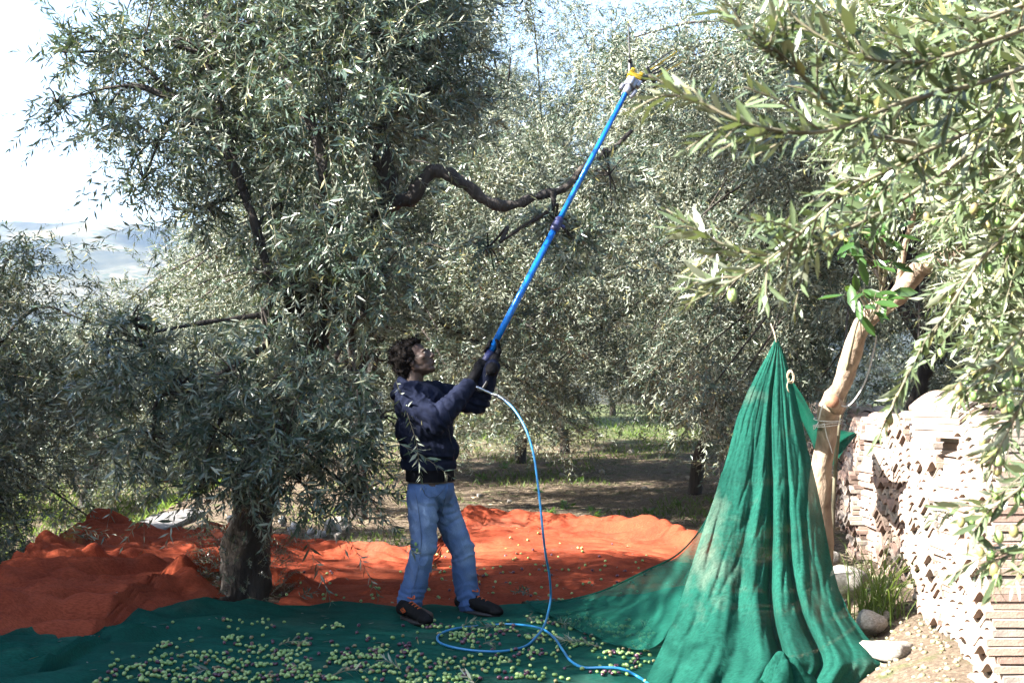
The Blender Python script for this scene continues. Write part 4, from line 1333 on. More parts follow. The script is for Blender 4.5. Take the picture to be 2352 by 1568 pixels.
def sapling():
    """broad bright leaves growing between the pale trunk and the near boughs"""
    rs = np.random.default_rng(51)
    base = np.array([at(1905, 1300, 8.2)[0], 8.2, 0]); base[2] = float(hfun(base[0], base[1]))
    root = empty('bay_sapling', base, 'young broadleaf plant with bright green glossy leaves behind the pale trunk', 'plant')
    st = MB(); tip = at(2020, 480, 6.0)
    P = spline([base, at(1925, 1000, 7.9), at(1975, 800, 7.3), at(2030, 650, 6.4), tip], 24)
    st.tube(P, np.linspace(0.015, 0.006, 24), 7)
    st.build('stem', M['twig'], root)
    me = [unit_leaf('broad_leaf', M['broad_leaf'], t) for t in (0.1, 0.4, 0.7, 0.9)]
    for me_ in me:
        pass
    n = 70
    cx = np.array([at(x, y, 5.9 + rs.uniform(-0.25, 0.25)) for x, y in zip(rs.normal(1995, 36, n), rs.uniform(430, 720, n))])
    d = dict(P=cx, D=unit(np.stack([rs.normal(-0.1, 0.8, n), rs.normal(-0.4, 0.5, n), rs.normal(-0.35, 0.5, n)], 1)), N=None, L=rs.uniform(0.08, 0.15, n), W=rs.uniform(0.038, 0.06, n), sag=np.full(n, 0.02), tint=rs.random(n))
    nn = np.array([-0.5, -0.6, 0.7]) + rs.normal(0, 0.35, (n, 3)); d['N'] = unit(nn - d['D'] * np.sum(nn * d['D'], -1, keepdims=True))
    leaf_parts(root, d, n, meshes=me)
    tw = MB()
    for i in range(0, n):
        j = np.argmin(np.abs(P[:, 2] - (cx[i][2] - 0.08)))
        tw.tube([P[j], (P[j] + cx[i]) / 2 + [0, 0, 0.02], cx[i]], [0.004, 0.003, 0.002], 4)
    tag(tw.build('twigs', M['twig'], root), kind='stuff')


def palm():
    rs = np.random.default_rng(61)
    x, y = 4.75, 10.5
    base = np.array([x, y, float(hfun(x, y))])
    root = empty('palm_tree', base, 'palm tree whose dark fronds show in the top right corner', 'tree')
    tr = MB(); crown = base + [0, 0, 5.0]
    pts = spline([base + [0, 0, -.1], base + [.05, 0, 2], crown], 40)
    tr.tube(pts, 0.17 + 0.02 * np.cos(np.arange(40) * 2.2), 14, True, 0.15, 9)
    tr.build('trunk', M['bark'], root)
    for k in range(18):
        a = 2 * PI * k / 18 + rs.normal(0, 0.12); el = rs.uniform(-0.2, 0.9)
        L = rs.uniform(1.5, 2.0)
        d0 = np.array([math.cos(a) * math.cos(el), math.sin(a) * math.cos(el), math.sin(el)])
        P = np.array([crown + d0 * L * t - [0, 0, 0.75 * t * t * L * 0.5] for t in np.linspace(0, 1, 30)])
        mb = MB(); mb.tube(P, np.linspace(0.018, 0.004, 30), 5)
        f = mb.build('frond', M['palm_leaf'], root)
        t = np.linspace(0.12, 1, 44)
        pos = np.stack([np.interp(t * 29, np.arange(30), P[:, c]) for c in range(3)], 1)
        tan = unit(np.stack([np.interp(t * 29, np.arange(30), np.gradient(P, axis=0)[:, c]) for c in range(3)], 1))
        side = unit(np.cross(tan, [0, 0, 1.0])); upv = np.cross(side, tan)
        dd = []
        for s in (-1, 1):
            D = unit(side * s + tan * 0.75 + upv * 0.25 + rs.normal(0, 0.05, tan.shape))
            N = unit(upv - D * np.sum(upv * D, -1, keepdims=True))
            ln = 0.42 * np.sin(PI * np.clip(t * 0.85 + 0.12, 0, 1)) + 0.06
            dd.append(dict(P=pos, D=D, N=N, L=ln, W=np.full(len(t), 0.026), sag=ln * 0.2, tint=rs.random(len(t))))
        tag(link('leaflets', foliage_mesh('leaflets', cat(*dd), 4, M['palm_leaf']), f), kind='stuff')
        f.children[0].matrix_parent_inverse = Matrix.Identity(4); f.children[0].parent = f
        f.children[0].location = (0, 0, 0)


pruned_tree()
near_tree()
sapling()
palm()


# ------------------------------------------------------------------ the man
M['skin'] = simple('dark_skin', (0.052, 0.028, 0.019), (0.034, 0.018, 0.012), 25, 0.6, 0.3, 0.003)
M['hair'] = simple('black_curly_hair', (0.009, 0.007, 0.006), (0.004, 0.003, 0.003), 40, 0.85, 0.5, 0.004, spec=0.08)
M['jacket'] = simple('navy_fleece', (0.009, 0.012, 0.028), (0.005, 0.007, 0.017), 30, 0.85, 0.4, 0.003, spec=0.08)
M['black_cloth'] = simple('black_cloth', (0.007, 0.007, 0.010), (0.004, 0.004, 0.006), 30, 0.85, 0.4, 0.003, spec=0.08)
M['glove'] = simple('black_work_glove', (0.007, 0.007, 0.009), (0.004, 0.004, 0.005), 60, 0.75, 0.5, 0.002, spec=0.08)
M['red_cloth'] = simple('red_lining', (0.45, 0.02, 0.025), (0.3, 0.012, 0.015), 30, 0.8, 0.2)
M['eye_white'] = simple('eye_white', (0.16, 0.14, 0.125), (0.13, 0.115, 0.10), 10, 0.6, 0)
M['black'] = simple('black_plastic', (0.012, 0.012, 0.014), (0.008, 0.008, 0.01), 20, 0.45, 0.1)
M['belt'] = simple('dark_leather', (0.03, 0.022, 0.016), (0.018, 0.012, 0.009), 30, 0.5, 0.3)
M['brass'] = simple('belt_buckle_metal', (0.42, 0.38, 0.28), (0.3, 0.26, 0.18), 20, 0.35, 0.1, metal=0.8)
M['steel'] = simple('bright_steel', (0.6, 0.6, 0.6), (0.45, 0.45, 0.46), 30, 0.25, 0.05, metal=1.0)
M['shoe'] = simple('black_shoe', (0.010, 0.010, 0.011), (0.006, 0.006, 0.007), 40, 0.7, 0.4, 0.003, spec=0.08)
M['sole'] = simple('shoe_sole', (0.016, 0.016, 0.018), (0.010, 0.010, 0.012), 30, 0.7, 0.2)
M['lace'] = simple('orange_lace', (0.5, 0.10, 0.02), (0.32, 0.06, 0.015), 30, 0.8, 0.2)


def denim():
    t = NT('faded_denim')
    weave = t.noise(220, 2, stretch=(1, 1, 0.4))
    c = t.ramp(t.noise(4.5, 5), [(0.3, (0.040, 0.080, 0.20)), (0.7, (0.070, 0.135, 0.30))])
    # worn paler patches on thighs and knees
    a = t.node('ShaderNodeAttribute', attribute_name='tint')
    c = t.mix(a.outputs['Fac'], c, (0.24, 0.33, 0.47))
    t.base(t.mix(t.ramp(weave, [(0.4, (0, 0, 0)), (0.6, (0.25, 0.25, 0.25))]), c, (0.04, 0.07, 0.16)))
    t.set(Roughness=0.85); t.p.inputs['Specular IOR Level'].default_value = 0.2
    t.bump(t.noise(60, 4), 0.3, 0.003)
    return t.m


M['denim'] = denim()


def seg_dist(P, a, b):
    ab = b - a
    t = np.clip(((P - a) @ ab) / (ab @ ab), 0, 1)
    return np.linalg.norm(P - (a + t[:, None] * ab), axis=1), t


def wrinkle(V, N, fields):
    """push cloth in and out along its normals: fields = [(centre, radius, axis, wavelength, depth, phase warp)]"""
    d = np.zeros(len(V))
    for c, r, ax, wl, dep, seed in fields:
        c = np.asarray(c, float); ax = unit(ax)
        w = np.exp(-(np.linalg.norm(V - c, axis=1) / r) ** 2)
        wob = np.array([noise.noise(Vector(v * 9 + seed)) for v in V])
        ph = (V - c) @ ax / wl * 2 * PI + wob * 5.0
        d += w * dep * (np.sin(ph) + 0.4 * np.sin(ph * 1.9 + 1.3 + seed))
    d += np.array([noise.noise(Vector(v * 7)) for v in V]) * 0.006
    cr = np.array([1 - abs(noise.noise(Vector((v[0] * 13 + 4, v[1] * 13, v[2] * 8 + v[0] * 6))) * 2.4) for v in V])
    d += 0.007 * np.clip(cr, 0, 1) ** 2
    return V + N * d[:, None]


def person():
    Y = 7.8
    p = lambda x, y, dy=0.0: at(x, y, Y + dy)
    feet = gp(1015, 1415)
    root = empty('person', (p(1005, 1415)[0], Y, float(green_z(p(1005, 1415)[0], Y))), 'man in navy fleece and faded jeans holding up a blue pole', 'person')
    yaw = math.radians(-17); tilt = math.radians(25)
    f0 = np.array([math.cos(yaw), math.sin(yaw), 0]); lf = np.array([-f0[1], f0[0], 0]); up = np.array([0, 0, 1.0])
    fw = f0 * math.cos(tilt) + up * math.sin(tilt); u2 = up * math.cos(tilt) - f0 * math.sin(tilt)
    Rh = np.stack([fw, lf, u2], 1)
    hc = p(956, 823)
    H = lambda x, y, z: hc + Rh @ np.array([x, y, z])
    # joints (right side is nearer the camera)
    shR, elR, wrR = p(938, 918, -.17), p(1004, 968, -.30), p(1074, 886, -.16)
    shL, elL, wrL = p(1012, 908, .2), p(1098, 922, .16), p(1131, 842, .05)
    hipR, knR, anR = p(968, 1135, -.09), p(972, 1262, -.11), p(938, 1392, -.09)
    hipL, knL, anL = p(1012, 1135, .1), p(1062, 1258, .1), p(1078, 1388, .12)
    neck0 = p(950, 888)
    # ---- body: one continuous surface, head included
    b = MB()
    b.ellipsoid(H(-.022, 0, .038), (.098, .076, .088), Rh, 20, 14)
    b.ellipsoid(H(.03, 0, -.02), (.066, .066, .088), Rh)
    b.ellipsoid(H(.03, 0, -.075), (.060, .056, .050), Rh)
    b.ellipsoid(H(.068, 0, -.108), (.026, .03, .022), Rh)
    b.capsule(H(-.015, .05, -.06), H(.06, .022, -.105), .022, .018); b.capsule(H(-.015, -.05, -.06), H(.06, -.022, -.105), .022, .018)
    b.capsule(H(.092, 0, .012), H(.114, 0, -.028), .009, .0135)
    b.ellipsoid(H(.104, .013, -.034), (.012, .009, .008), Rh); b.ellipsoid(H(.104, -.013, -.034), (.012, .009, .008), Rh)
    b.ellipsoid(H(.094, 0, -.060), (.017, .026, .0085), Rh); b.ellipsoid(H(.090, 0, -.077), (.017, .023, .009), Rh)
    b.ellipsoid(H(.083, .028, .022), (.014, .026, .009), Rh); b.ellipsoid(H(.083, -.028, .022), (.014, .026, .009), Rh)
    b.ellipsoid(H(.062, .047, -.018), (.026, .02, .02), Rh); b.ellipsoid(H(.062, -.047, -.018), (.026, .02, .02), Rh)
    for s in (-1, 1):
        b.ellipsoid(H(-.012, s * .079, -.022), (.020, .008, .033), Rh)
    b.capsule(H(-.035, 0, -.06), neck0 + [0, 0, -.03], .056, .064)
    b.ellipsoid(p(965, 945), (.12, .17, .13)); b.ellipsoid(p(978, 1040), (.12, .15, .16)); b.ellipsoid(p(990, 1115), (.12, .15, .1))
    for a_, e_, w_ in ((shR, elR, wrR), (shL, elL, wrL)):
        b.capsule(p(960, 905), a_, .06, .055); b.capsule(a_, e_, .05, .042); b.capsule(e_, w_, .042, .03)
    for h_, k_, a_ in ((hipR, knR, anR), (hipL, knL, anL)):
        b.capsule(h_, k_, .075, .055); b.capsule(k_, a_, .05, .036); b.capsule(a_, a_ + f0 * .14 + [0, 0, -.05], .034, .03)
    # hands inside the gloves
    V, F, N = b.remesh('body', 0.0065, 2)
    body = link('body', new_mesh('body', V, F, [M['skin']]), root)
    # eyes
    for s in (-1, 1):
        e = MB().ellipsoid(H(.081, s * .031, .004), (.0115, .0115, .0095), Rh, 12, 8); eo = e.build('eye', M['eye_white'], body)
        c = H(.081, s * .031, .004); g = Rh @ unit([0.9, s * 0.1, 0.25])
        MB().ellipsoid(c + g * .0080, (.0064, .0064, .0064), None, 10, 6).build('iris', M['black'], body)
        MB().tube(spline([H(.092, s * .014, .020), H(.094, s * .03, .026), H(.080, s * .05, .021)], 8), [.002, .0035, .004, .004, .004, .0035, .003, .0015], 6).build('eyebrow', M['hair'], body)
    # ---- hair: lumpy cap plus many loose curls
    h = MB()
    rs = np.random.default_rng(5)
    h.ellipsoid(H(-.055, 0, .045), (.108, .098, .105), Rh, 20, 14)
    h.ellipsoid(H(-.09, 0, -.02), (.075, .088, .08), Rh)
    h.ellipsoid(H(.01, 0, .10), (.062, .068, .035), Rh)
    for k in range(130):
        d = unit(rs.normal(0, 1, 3)); 
        if d[0] > 0.45 or d[2] < -0.62: continue
        c = np.array([-.055, 0, .035]) + d * np.array([.105, .095, .105])
        if c[0] > 0.02 and c[2] < 0.08: continue
        h.ellipsoid(H(*c), np.full(3, rs.uniform(.012, .024)), None, 8, 6)
    V, F, N = h.remesh('hair', 0.006, 1)
    V = V + N * np.array([0.010 * noise.noise(Vector(v * 45)) for v in V])[:, None]
    hair = link('hair', new_mesh('hair', V, F, [M['hair']]), root)
    cu = MB()
    for i in rs.choice(len(V), 900):
        q = V[i]; n_ = unit(N[i] + rs.normal(0, 0.5, 3)); s_ = unit(np.cross(n_, rs.normal(0, 1, 3)))
        L = rs.uniform(.010, .03)
        cu.tube(np.array([q - n_ * .004, q + n_ * L * .4 + s_ * .004, q + n_ * L * .8 - s_ * .003, q + n_ * L]), [.0022, .002, .0016, .0008], 3, False)
    tag(cu.build('curls', M['hair'], hair), kind='stuff')
    # ---- fleece jacket
    j = MB()
    j.ellipsoid(p(966, 930, .01), (.165, .205, .15), np.stack([f0, lf, up], 1), 20, 14)
    j.ellipsoid(p(974, 985, .01), (.185, .205, .17), np.stack([f0, lf, up], 1), 20, 14)
    j.ellipsoid(p(986, 1032, .01), (.195, .205, .125), np.stack([f0, lf, up], 1), 20, 14)
    j.capsule(p(940, 905, -.12), p(1000, 900, .16), .085, .08)
    j.capsule(shR, elR, .088, .082); j.capsule(elR, elR * .4 + wrR * .6, .08, .07); j.capsule(elR * .4 + wrR * .6, wrR, .066, .052)
    j.capsule(shL, elL, .085, .075); j.capsule(elL, wrL, .072, .05)
    j.capsule(p(925, 900, -.05), p(945, 880, .08), .05, .045)
    V, F, N = j.remesh('jacket', 0.008, 6)
    V = wrinkle(V, N, [(elR, .14, p(1040, 930, 0) - p(980, 980, 0), .055, .010, 1), (p(1040, 925, -.2), .10, wrR - elR, .05, .007, 2), (p(985, 1045, -.1), .16, [0.3, 0, 1], .07, .008, 3), (p(960, 925, -.15), .12, [1, 0, -.4], .06, .008, 4), (elL, .12, wrL - elL, .06, .008, 5), (p(1000, 985, -.1), .12, [1, 0, .6], .06, .008, 6)])
    jk = link('jacket', new_mesh('jacket', V, F, [M['jacket']]), root)
    # hem and the dark shirt under it
    m2 = MB(); Rb = np.stack([f0, lf, up], 1)

    def ring(c, rx, ry, z0, z1, mb, n=40, bulge=0.0):
        Vv = []; k = 5
        for i in range(k):
            t = i / (k - 1); z = z0 + (z1 - z0) * t
            g = 1 + bulge * math.sin(PI * t)
            for q in range(n):
                a = 2 * PI * q / n
                w = 1 + 0.02 * math.sin(a * 7 + t * 3)
                Vv.append(np.array([c[0], c[1], z]) + f0 * math.cos(a) * rx * g * w + lf * math.sin(a) * ry * g * w)
        mb.add(Vv, [(i * n + q, i * n + (q + 1) % n, (i + 1) * n + (q + 1) % n, (i + 1) * n + q) for i in range(k - 1) for q in range(n)])
    ring(p(985, 1062, .01), .172, .185, p(0, 1076)[2], p(0, 1050)[2], m2, bulge=.05); m2.build('hem', M['jacket'], jk)
    m2 = MB(); ring(p(988, 1080, .01), .155, .170, p(0, 1103)[2], p(0, 1066)[2], m2); m2.build('shirt', M['black_cloth'], root)
    # collar, hood, zip
    m2 = MB()
    ring_pts = [neck0 + f0 * math.cos(a) * .088 + lf * math.sin(a) * .088 + [0, 0, .012 - .045 * math.cos(a)] for a in np.linspace(-2.6, 2.6, 26)]
    m2.tube(np.array(ring_pts), np.full(26, .022), 10); m2.build('collar', M['jacket'], jk)
    m2 = MB(); m2.tube(spline([neck0 + lf * .085 - f0 * .05 + [0, 0, .03], neck0 - f0 * .105 + [0, 0, .0], neck0 - lf * .085 - f0 * .05 + [0, 0, .03]], 16), 0.034, 12, bump=.2, bscale=14)
    m2.tube(spline([neck0 + lf * .075 - f0 * .06 + [0, 0, -.02], neck0 - f0 * .125 + [0, 0, -.05], neck0 - lf * .075 - f0 * .06 + [0, 0, -.02]], 16), 0.036, 12, bump=.2, bscale=14)
    m2.build('hood', M['jacket'], jk)
    m2 = MB(); m2.tube(spline([neck0 - lf * .072 + f0 * .03 + [0, 0, .018], neck0 - lf * .055 + f0 * .085 + [0, 0, -.03], neck0 - lf * .02 + f0 * .13 + [0, 0, -.085]], 12), 0.008, 8)
    m2.tube(spline([neck0 + lf * .05 + f0 * .085 + [0, 0, -.02], neck0 + lf * .02 + f0 * .125 + [0, 0, -.075]], 12), 0.007, 8)
    m2.tube(spline([neck0 - lf * .075 - f0 * .03 + [0, 0, .03], neck0 - lf * .03 - f0 * .078 + [0, 0, .040]], 8), 0.009, 8)
    m2.build('red_lining', M['red_cloth'], jk)
    m2 = MB(); m2.tube(spline([p(1004, 925, -.06), p(1030, 985, -.1), p(1040, 1050, -.09)], 14), 0.0035, 5); m2.build('zip', M['black'], jk)
    # ---- belt and buckle
    m2 = MB(); ring(p(989, 1100, .01), .148, .165, p(0, 1106)[2], p(0, 1088)[2], m2); bl = m2.build('belt', M['belt'], root)
    bc = p(1023, 1096, -.125); m2 = MB()
    Rk = np.stack([lf * .8 - f0 * .6, unit(f0 * .8 + lf * -.6), up], 1)
    m2.box(bc, (.07, .012, .045), Rk, .006); m2.box(bc + Rk @ np.array([0, -.0, 0]) - Rk[:, 1] * -.008, (.05, .01, .008), Rk, .002)
    m2.build('buckle', M['brass'], bl)
    # ---- jeans
    j = MB()
    j.ellipsoid(p(990, 1122, .01), (.148, .168, .125), Rb, 20, 14)
    j.capsule(p(968, 1140, -.08), p(973, 1200, -.1), .098, .090); j.capsule(p(973, 1200, -.1), knR, .090, .080); j.capsule(knR, p(957, 1325, -.1), .080, .077); j.capsule(p(957, 1325, -.1), p(940, 1382, -.09), .077, .078)
    j.capsule(p(1012, 1140, .1), p(1032, 1195, .1), .096, .089); j.capsule(p(1032, 1195, .1), knL, .089, .078); j.capsule(knL, p(1068, 1325, .11), .079, .074); j.capsule(p(1068, 1325, .11), p(1076, 1380, .12), .074, .077)
    V, F, N = j.remesh('jeans', 0.008, 5)
    V = wrinkle(V, N, [(knR, .11, [.35, 0, 1], .075, .0055, 1), (p(945, 1372, -.1), .09, [.15, 0, 1], .05, .007, 2), (knL, .11, [-.3, 0, 1], .075, .0055, 3), (p(1074, 1372, .1), .09, [-.1, 0, 1], .05, .007, 4), (p(1000, 1165, -.05), .12, [.8, 0, 1], .06, .008, 5), (p(1030, 1180, 0), .1, [-.7, 0, 1], .06, .007, 6)])
    fade = np.zeros(len(V))
    for c, r, k in ((p(985, 1190, -.2), .14, .75), (p(990, 1262, -.2), .10, .9), (p(965, 1320, -.2), .08, .45), (p(1045, 1190, 0), .14, .7), (p(1080, 1262, .02), .10, .9), (p(1085, 1320, .02), .07, .4), (p(975, 1150, -.2), .09, .3)):
        fade = np.maximum(fade, k * np.exp(-(np.linalg.norm(V - c, axis=1) / r) ** 2))
    fade *= np.array([0.75 + 0.5 * noise.noise(Vector(v * 16)) for v in V])
    jn = link('jeans', new_mesh('jeans', V, F, [M['denim']], True, np.clip(fade, 0, 1)), root)
    Vj = V

    def on_jeans(x, y, off=.003):
        """a point on the near side of the jeans at that place"""
        d = unit(at(x, y, 8.0) - CAM)
        rel = Vj - CAM; tt = rel @ d; dist = np.linalg.norm(rel - tt[:, None] * d, axis=1)
        near = np.where(dist < .012)[0]
        if len(near) == 0: return at(x, y, 7.9)
        i = near[np.argmin(tt[near])]
        return Vj[i] - d * off
    seam = simple('denim_seam', (0.10, 0.14, 0.24), (0.05, 0.08, 0.16), 40, 0.9, 0.2, spec=0.08)
    m2 = MB()
    m2.tube(spline([on_jeans(x, y) for x, y in ((975, 1114), (978, 1128), (990, 1140), (1008, 1140), (1020, 1128), (1026, 1112))], 24), .0028, 5)
    m2.tube(spline([on_jeans(x, y) for x, y in ((948, 1118), (955, 1150), (962, 1200), (964, 1250), (955, 1310), (944, 1375))], 40), .0024, 5)
    m2.tube(spline([on_jeans(x, y) for x, y in ((1032, 1120), (1024, 1150), (1012, 1180))], 16), .0026, 5)
    m2.build('seam', seam, jn)
    # ---- shoes
    for nm, heel, toe, an in (('right', p(924, 1422, -.13), p(984, 1446, -.34), anR), ('left', p(1058, 1416, .12), p(1148, 1420, .0), anL)):
        for q in (heel, toe):
            q[2] = float(green_z(q[0], q[1])) + .052
        ax = unit(toe - heel); sd = np.cross([0, 0, 1.0], ax)
        L = np.linalg.norm(toe - heel)
        s = MB()
        s.capsule(heel + [0, 0, .012], heel + ax * L * .35 + [0, 0, .022], .044, .046)
        s.capsule(heel + ax * L * .35 + [0, 0, .018], toe - ax * .03 - [0, 0, .010], .048, .038)
        s.ellipsoid(toe - ax * .032 - [0, 0, .016], (.056, .050, .034), np.stack([ax, sd, up], 1))
        s.capsule(heel + ax * .02 + [0, 0, .03], an * .5 + (heel + ax * .05) * .5 + [0, 0, .0], .044, .046)
        V, F, N = s.remesh('shoe', .006, 3)
        V[:, 2] = np.maximum(V[:, 2], min(heel[2], toe[2]) - .034)
        sh = link('shoe', new_mesh('shoe', V, F, [M['shoe']]), root)
        s = MB(); out = []
        for i in range(28):
            a = 2 * PI * i / 28
            c = math.cos(a); k = heel * (.5 - .5 * c) + toe * (.5 + .5 * c)
            w = .050 if c > -.2 else .043
            out.append(k + sd * math.sin(a) * w + ax * (c * .006 - .004))
        zb = [o_[2] - .052 for o_ in out]
        Vv = [[o_[0], o_[1], z + .001] for o_, z in zip(out, zb)] + [[o_[0], o_[1], z + .017] for o_, z in zip(out, zb)]
        Ff = [(i, (i + 1) % 28, 28 + (i + 1) % 28, 28 + i) for i in range(28)] + [tuple(range(27, -1, -1)), tuple(range(28, 56))]
        s.add(Vv, Ff); s.build('sole', M['sole'], sh)
        s = MB()
        for k in range(4):
            c = heel + ax * L * (.36 + .10 * k) + [0, 0, .068 - .008 * k]
            s.tube(spline([c + sd * .032 - [0, 0, .022], c + [0, 0, .003], c - sd * .032 - [0, 0, .022]], 7), .0042, 5)
        c = heel + ax * L * .36 + [0, 0, .085]
        s.tube(spline([c, c + sd * .02 + [0, 0, .02], c + ax * .025 + [0, 0, .005], c - sd * .03 + [0, 0, .014], c], 14), .004, 5)
        s.build('laces', M['lace'], sh)
        if nm == 'right':
            s = MB(); cc = heel * .72 + toe * .28 - sd * .0500 + [0, 0, .016]
            for k in (.024, .013):
                q = [cc + ax * k * 1.15, cc + up * k * .75, cc - ax * k * 1.15, cc - up * k * .75]
                for i in range(4): s.tube([q[i], q[(i + 1) % 4]], .0022, 5)
            s.build('emblem', M['lace'], sh)
    return dict(wrR=wrR, wrL=wrL, root=root)


man = person()

# ------------------------------------------------------------------ the harvesting pole, gloved hands round it, and its air hose
M['blue_tube'] = simple('blue_anodised_tube', (0.01, 0.16, 0.60), (0.008, 0.12, 0.48), 12, 0.22, 0.0, metal=0.35)
M['navy_grip'] = simple('navy_rubber_grip', (0.015, 0.02, 0.09), (0.01, 0.014, 0.06), 30, 0.55, 0.2)
M['grey_metal'] = simple('cast_grey_metal', (0.30, 0.31, 0.36), (0.2, 0.21, 0.26), 20, 0.4, 0.2, metal=0.5)
M['yellow'] = simple('yellow_plastic', (0.5, 0.33, 0.015), (0.38, 0.25, 0.012), 20, 0.4, 0.1)
M['hose'] = simple('blue_hose', (0.02, 0.20, 0.42), (0.015, 0.15, 0.34), 20, 0.35, 0.1)
P0 = at(1097, 862, 7.90); P1 = at(1436, 216, 8.55)
AX = unit(P1 - P0); PLEN = float(np.linalg.norm(P1 - P0))


def on_pole(dy):
    """point of the pole's axis that shows at height dy of the picture"""
    lo, hi = 0.0, 1.4
    for _ in range(40):
        m = (lo + hi) / 2
        if to_px(P0 + AX * PLEN * m)[1] / K > dy: lo = m
        else: hi = m
    return P0 + AX * PLEN * lo


def pole():
    root = empty('harvesting_pole', on_pole(885), 'long blue telescopic pole with yellow and black shaker head, raised into the branches', 'harvesting pole')
    t = MB(); t.tube([on_pole(838), on_pole(806)], .026, 16); t.tube([on_pole(868), on_pole(838)], .022, 16); t.build('grip', M['navy_grip'], root)
    t = MB(); t.tube([on_pole(808), on_pole(520)], .0225, 18); t.build('lower_tube', M['blue_tube'], root)
    t = MB(); t.tube([on_pole(531), on_pole(526), on_pole(522), on_pole(505), on_pole(500)], [.024, .031, .033, .032, .025], 16)
    c = on_pole(513); sd = unit(np.cross(AX, [0, 1, 0]))
    t.capsule(c - sd * .03, c - sd * .05, .012, .012)
    t.build('collar', M['navy_grip'], root)
    t = MB(); t.tube([on_pole(510), on_pole(214)], .0185, 16); t.build('upper_tube', M['blue_tube'], root)
    # shaker head
    h0 = on_pole(212); fr = unit(np.cross(sd, AX))
    R = np.stack([sd, fr, AX], 1)
    hb = MB()
    hb.tube([h0 - AX * .01, h0 + AX * .05], [.028, .032], 14)
    hb.box(h0 + AX * .085, (.085, .07, .075), R, .012)
    hb.box(h0 + AX * .105 - sd * .05, (.04, .05, .06), R, .010)
    hb.tube([h0 + AX * .05 - sd * .055, h0 - AX * .02 - sd * .045], [.018, .015], 10)
    hb.tube([h0 + AX * .05 + sd * .045, h0 + AX * .005 + sd * .05], [.016, .012], 10)
    hb.capsule(h0 + AX * .06 - fr * .045, h0 + AX * .1 - fr * .045, .018, .018)
    head = hb.build('shaker_head', M['grey_metal'], root)
    y = MB(); y.box(h0 + AX * .145, (.105, .07, .038), R, .008); y.box(h0 + AX * .172 - sd * .035, (.03, .08, .03), R, .006); y.box(h0 + AX * .172 + sd * .03, (.03, .08, .03), R, .006)
    y.build('clamp', M['yellow'], head)
    # two combs: one upright, seen edge on, one thrown to the right
    for base, dr, spread, ln in ((h0 + AX * .165 + sd * .04, unit(np.array([-.02, .15, 1.0])), unit(np.array([.12, 1.0, -.1])), .34), (h0 + AX * .15 - sd * .06, unit(np.array([.80, .1, .52])), unit(np.array([.45, .3, -.75])), .30)):
        m = MB(); m.capsule(base, base + dr * .07, .024, .018)
        cross = base + dr * .075
        m.capsule(cross - spread * .055, cross + spread * .055, .013, .013)
        cb = m.build('comb', M['black'], head)
        teeth = MB(); yt = MB()
        for k in range(6):
            o = cross + spread * (-.055 + .022 * k)
            e = o + dr * (ln - .06 + .02 * math.sin(k * 2)) + spread * (k - 2.5) * .006
            (yt if k in (1, 4) else teeth).tube(spline([o, (o + e) / 2 + fr * .006, e], 6), np.linspace(.0065, .004, 6), 6)
        teeth.build('teeth', M['black'], cb); yt.build('teeth', M['yellow'], cb)
    # trigger handle below the hands
    g = MB()
    q = on_pole(862)
    g.tube(spline([on_pole(842) + [.03, 0, 0], at(1122, 852, 7.86), at(1119, 875, 7.84), at(1108, 893, 7.84)], 14), np.linspace(.013, .010, 14), 8, flat=0.6)
    g.tube(spline([q, at(1093, 880, 7.87), at(1098, 893, 7.84), at(1108, 895, 7.84)], 10), np.linspace(.02, .012, 10), 8)
    g.build('trigger_handle', M['black'], root)
    s = MB(); s.tube([at(1116, 864, 7.815), at(1120, 848, 7.815)], .0035, 6); s.build('label_strip', M['steel'], root)


def glove(name, dy, palm, wrist, flip, parent, length=0.095):
    c = on_pole(dy)
    palm = unit(palm - AX * np.dot(palm, AX))
    side = np.cross(AX, palm) * flip
    rp = .022
    g = MB()
    pc = c + palm * (rp + .016)
    g.ellipsoid(pc, (.052, .044, .021), np.stack([AX, side, palm], 1))
    g.ellipsoid(pc - side * .018 - AX * .008 + palm * .004, (.045, .03, .024), np.stack([AX, side, palm], 1))
    for k in range(4):
        z = (-.036 + .0245 * k) * 1.0
        r = rp + .0105
        reach = (2.9, 3.3, 3.35, 3.1)[k]
        pts = []
        for t in np.linspace(0.25, reach, 9):
            sq = 1.0 + 0.10 * abs(math.sin(t * 1.5))
            pts.append(c + AX * (z + .004 * math.sin(t)) + (palm * math.cos(t) + side * math.sin(t)) * r * sq)
        rad = np.interp(np.linspace(0, 1, 9), [0, .5, 1], [.0125, .0115, .0095])
        for i in range(8): g.capsule(pts[i], pts[i + 1], rad[i], rad[i + 1], 10, 3)
    # thumb: leaves the other side of the palm near the wrist and closes the other way
    pts = [pc - side * .025 - AX * .02 + palm * .006]
    for t in np.linspace(.7, 2.1, 6): pts.append(c + AX * (.012 + .022 * t) + (palm * math.cos(t) - side * math.sin(t)) * (rp + .0125))
    rad = [.019, .016, .0145, .0135, .0125, .0115, .010]
    for i in range(6): g.capsule(pts[i], pts[i + 1], rad[i], rad[i + 1], 10, 3)
    g.capsule(pc - AX * .025 + palm * .01, wrist, .034, .036)
    g.capsule(wrist, wrist + unit(wrist - pc) * .03, .040, .043)
    V, F, N = g.remesh('glove', .0042, 2)
    V = V + N * np.array([.0016 * noise.noise(Vector(v * 60)) for v in V])[:, None]
    link('glove', new_mesh('glove', V, F, [M['glove']]), parent)


pole()
glove('glove', 845, np.array([-.35, -.75, -.45]), at(1078, 880, 7.85), 1, man['root'])
glove('glove', 800, np.array([.75, .55, 0]), man['wrL'] + [0, -.02, 0], 1, man['root'])


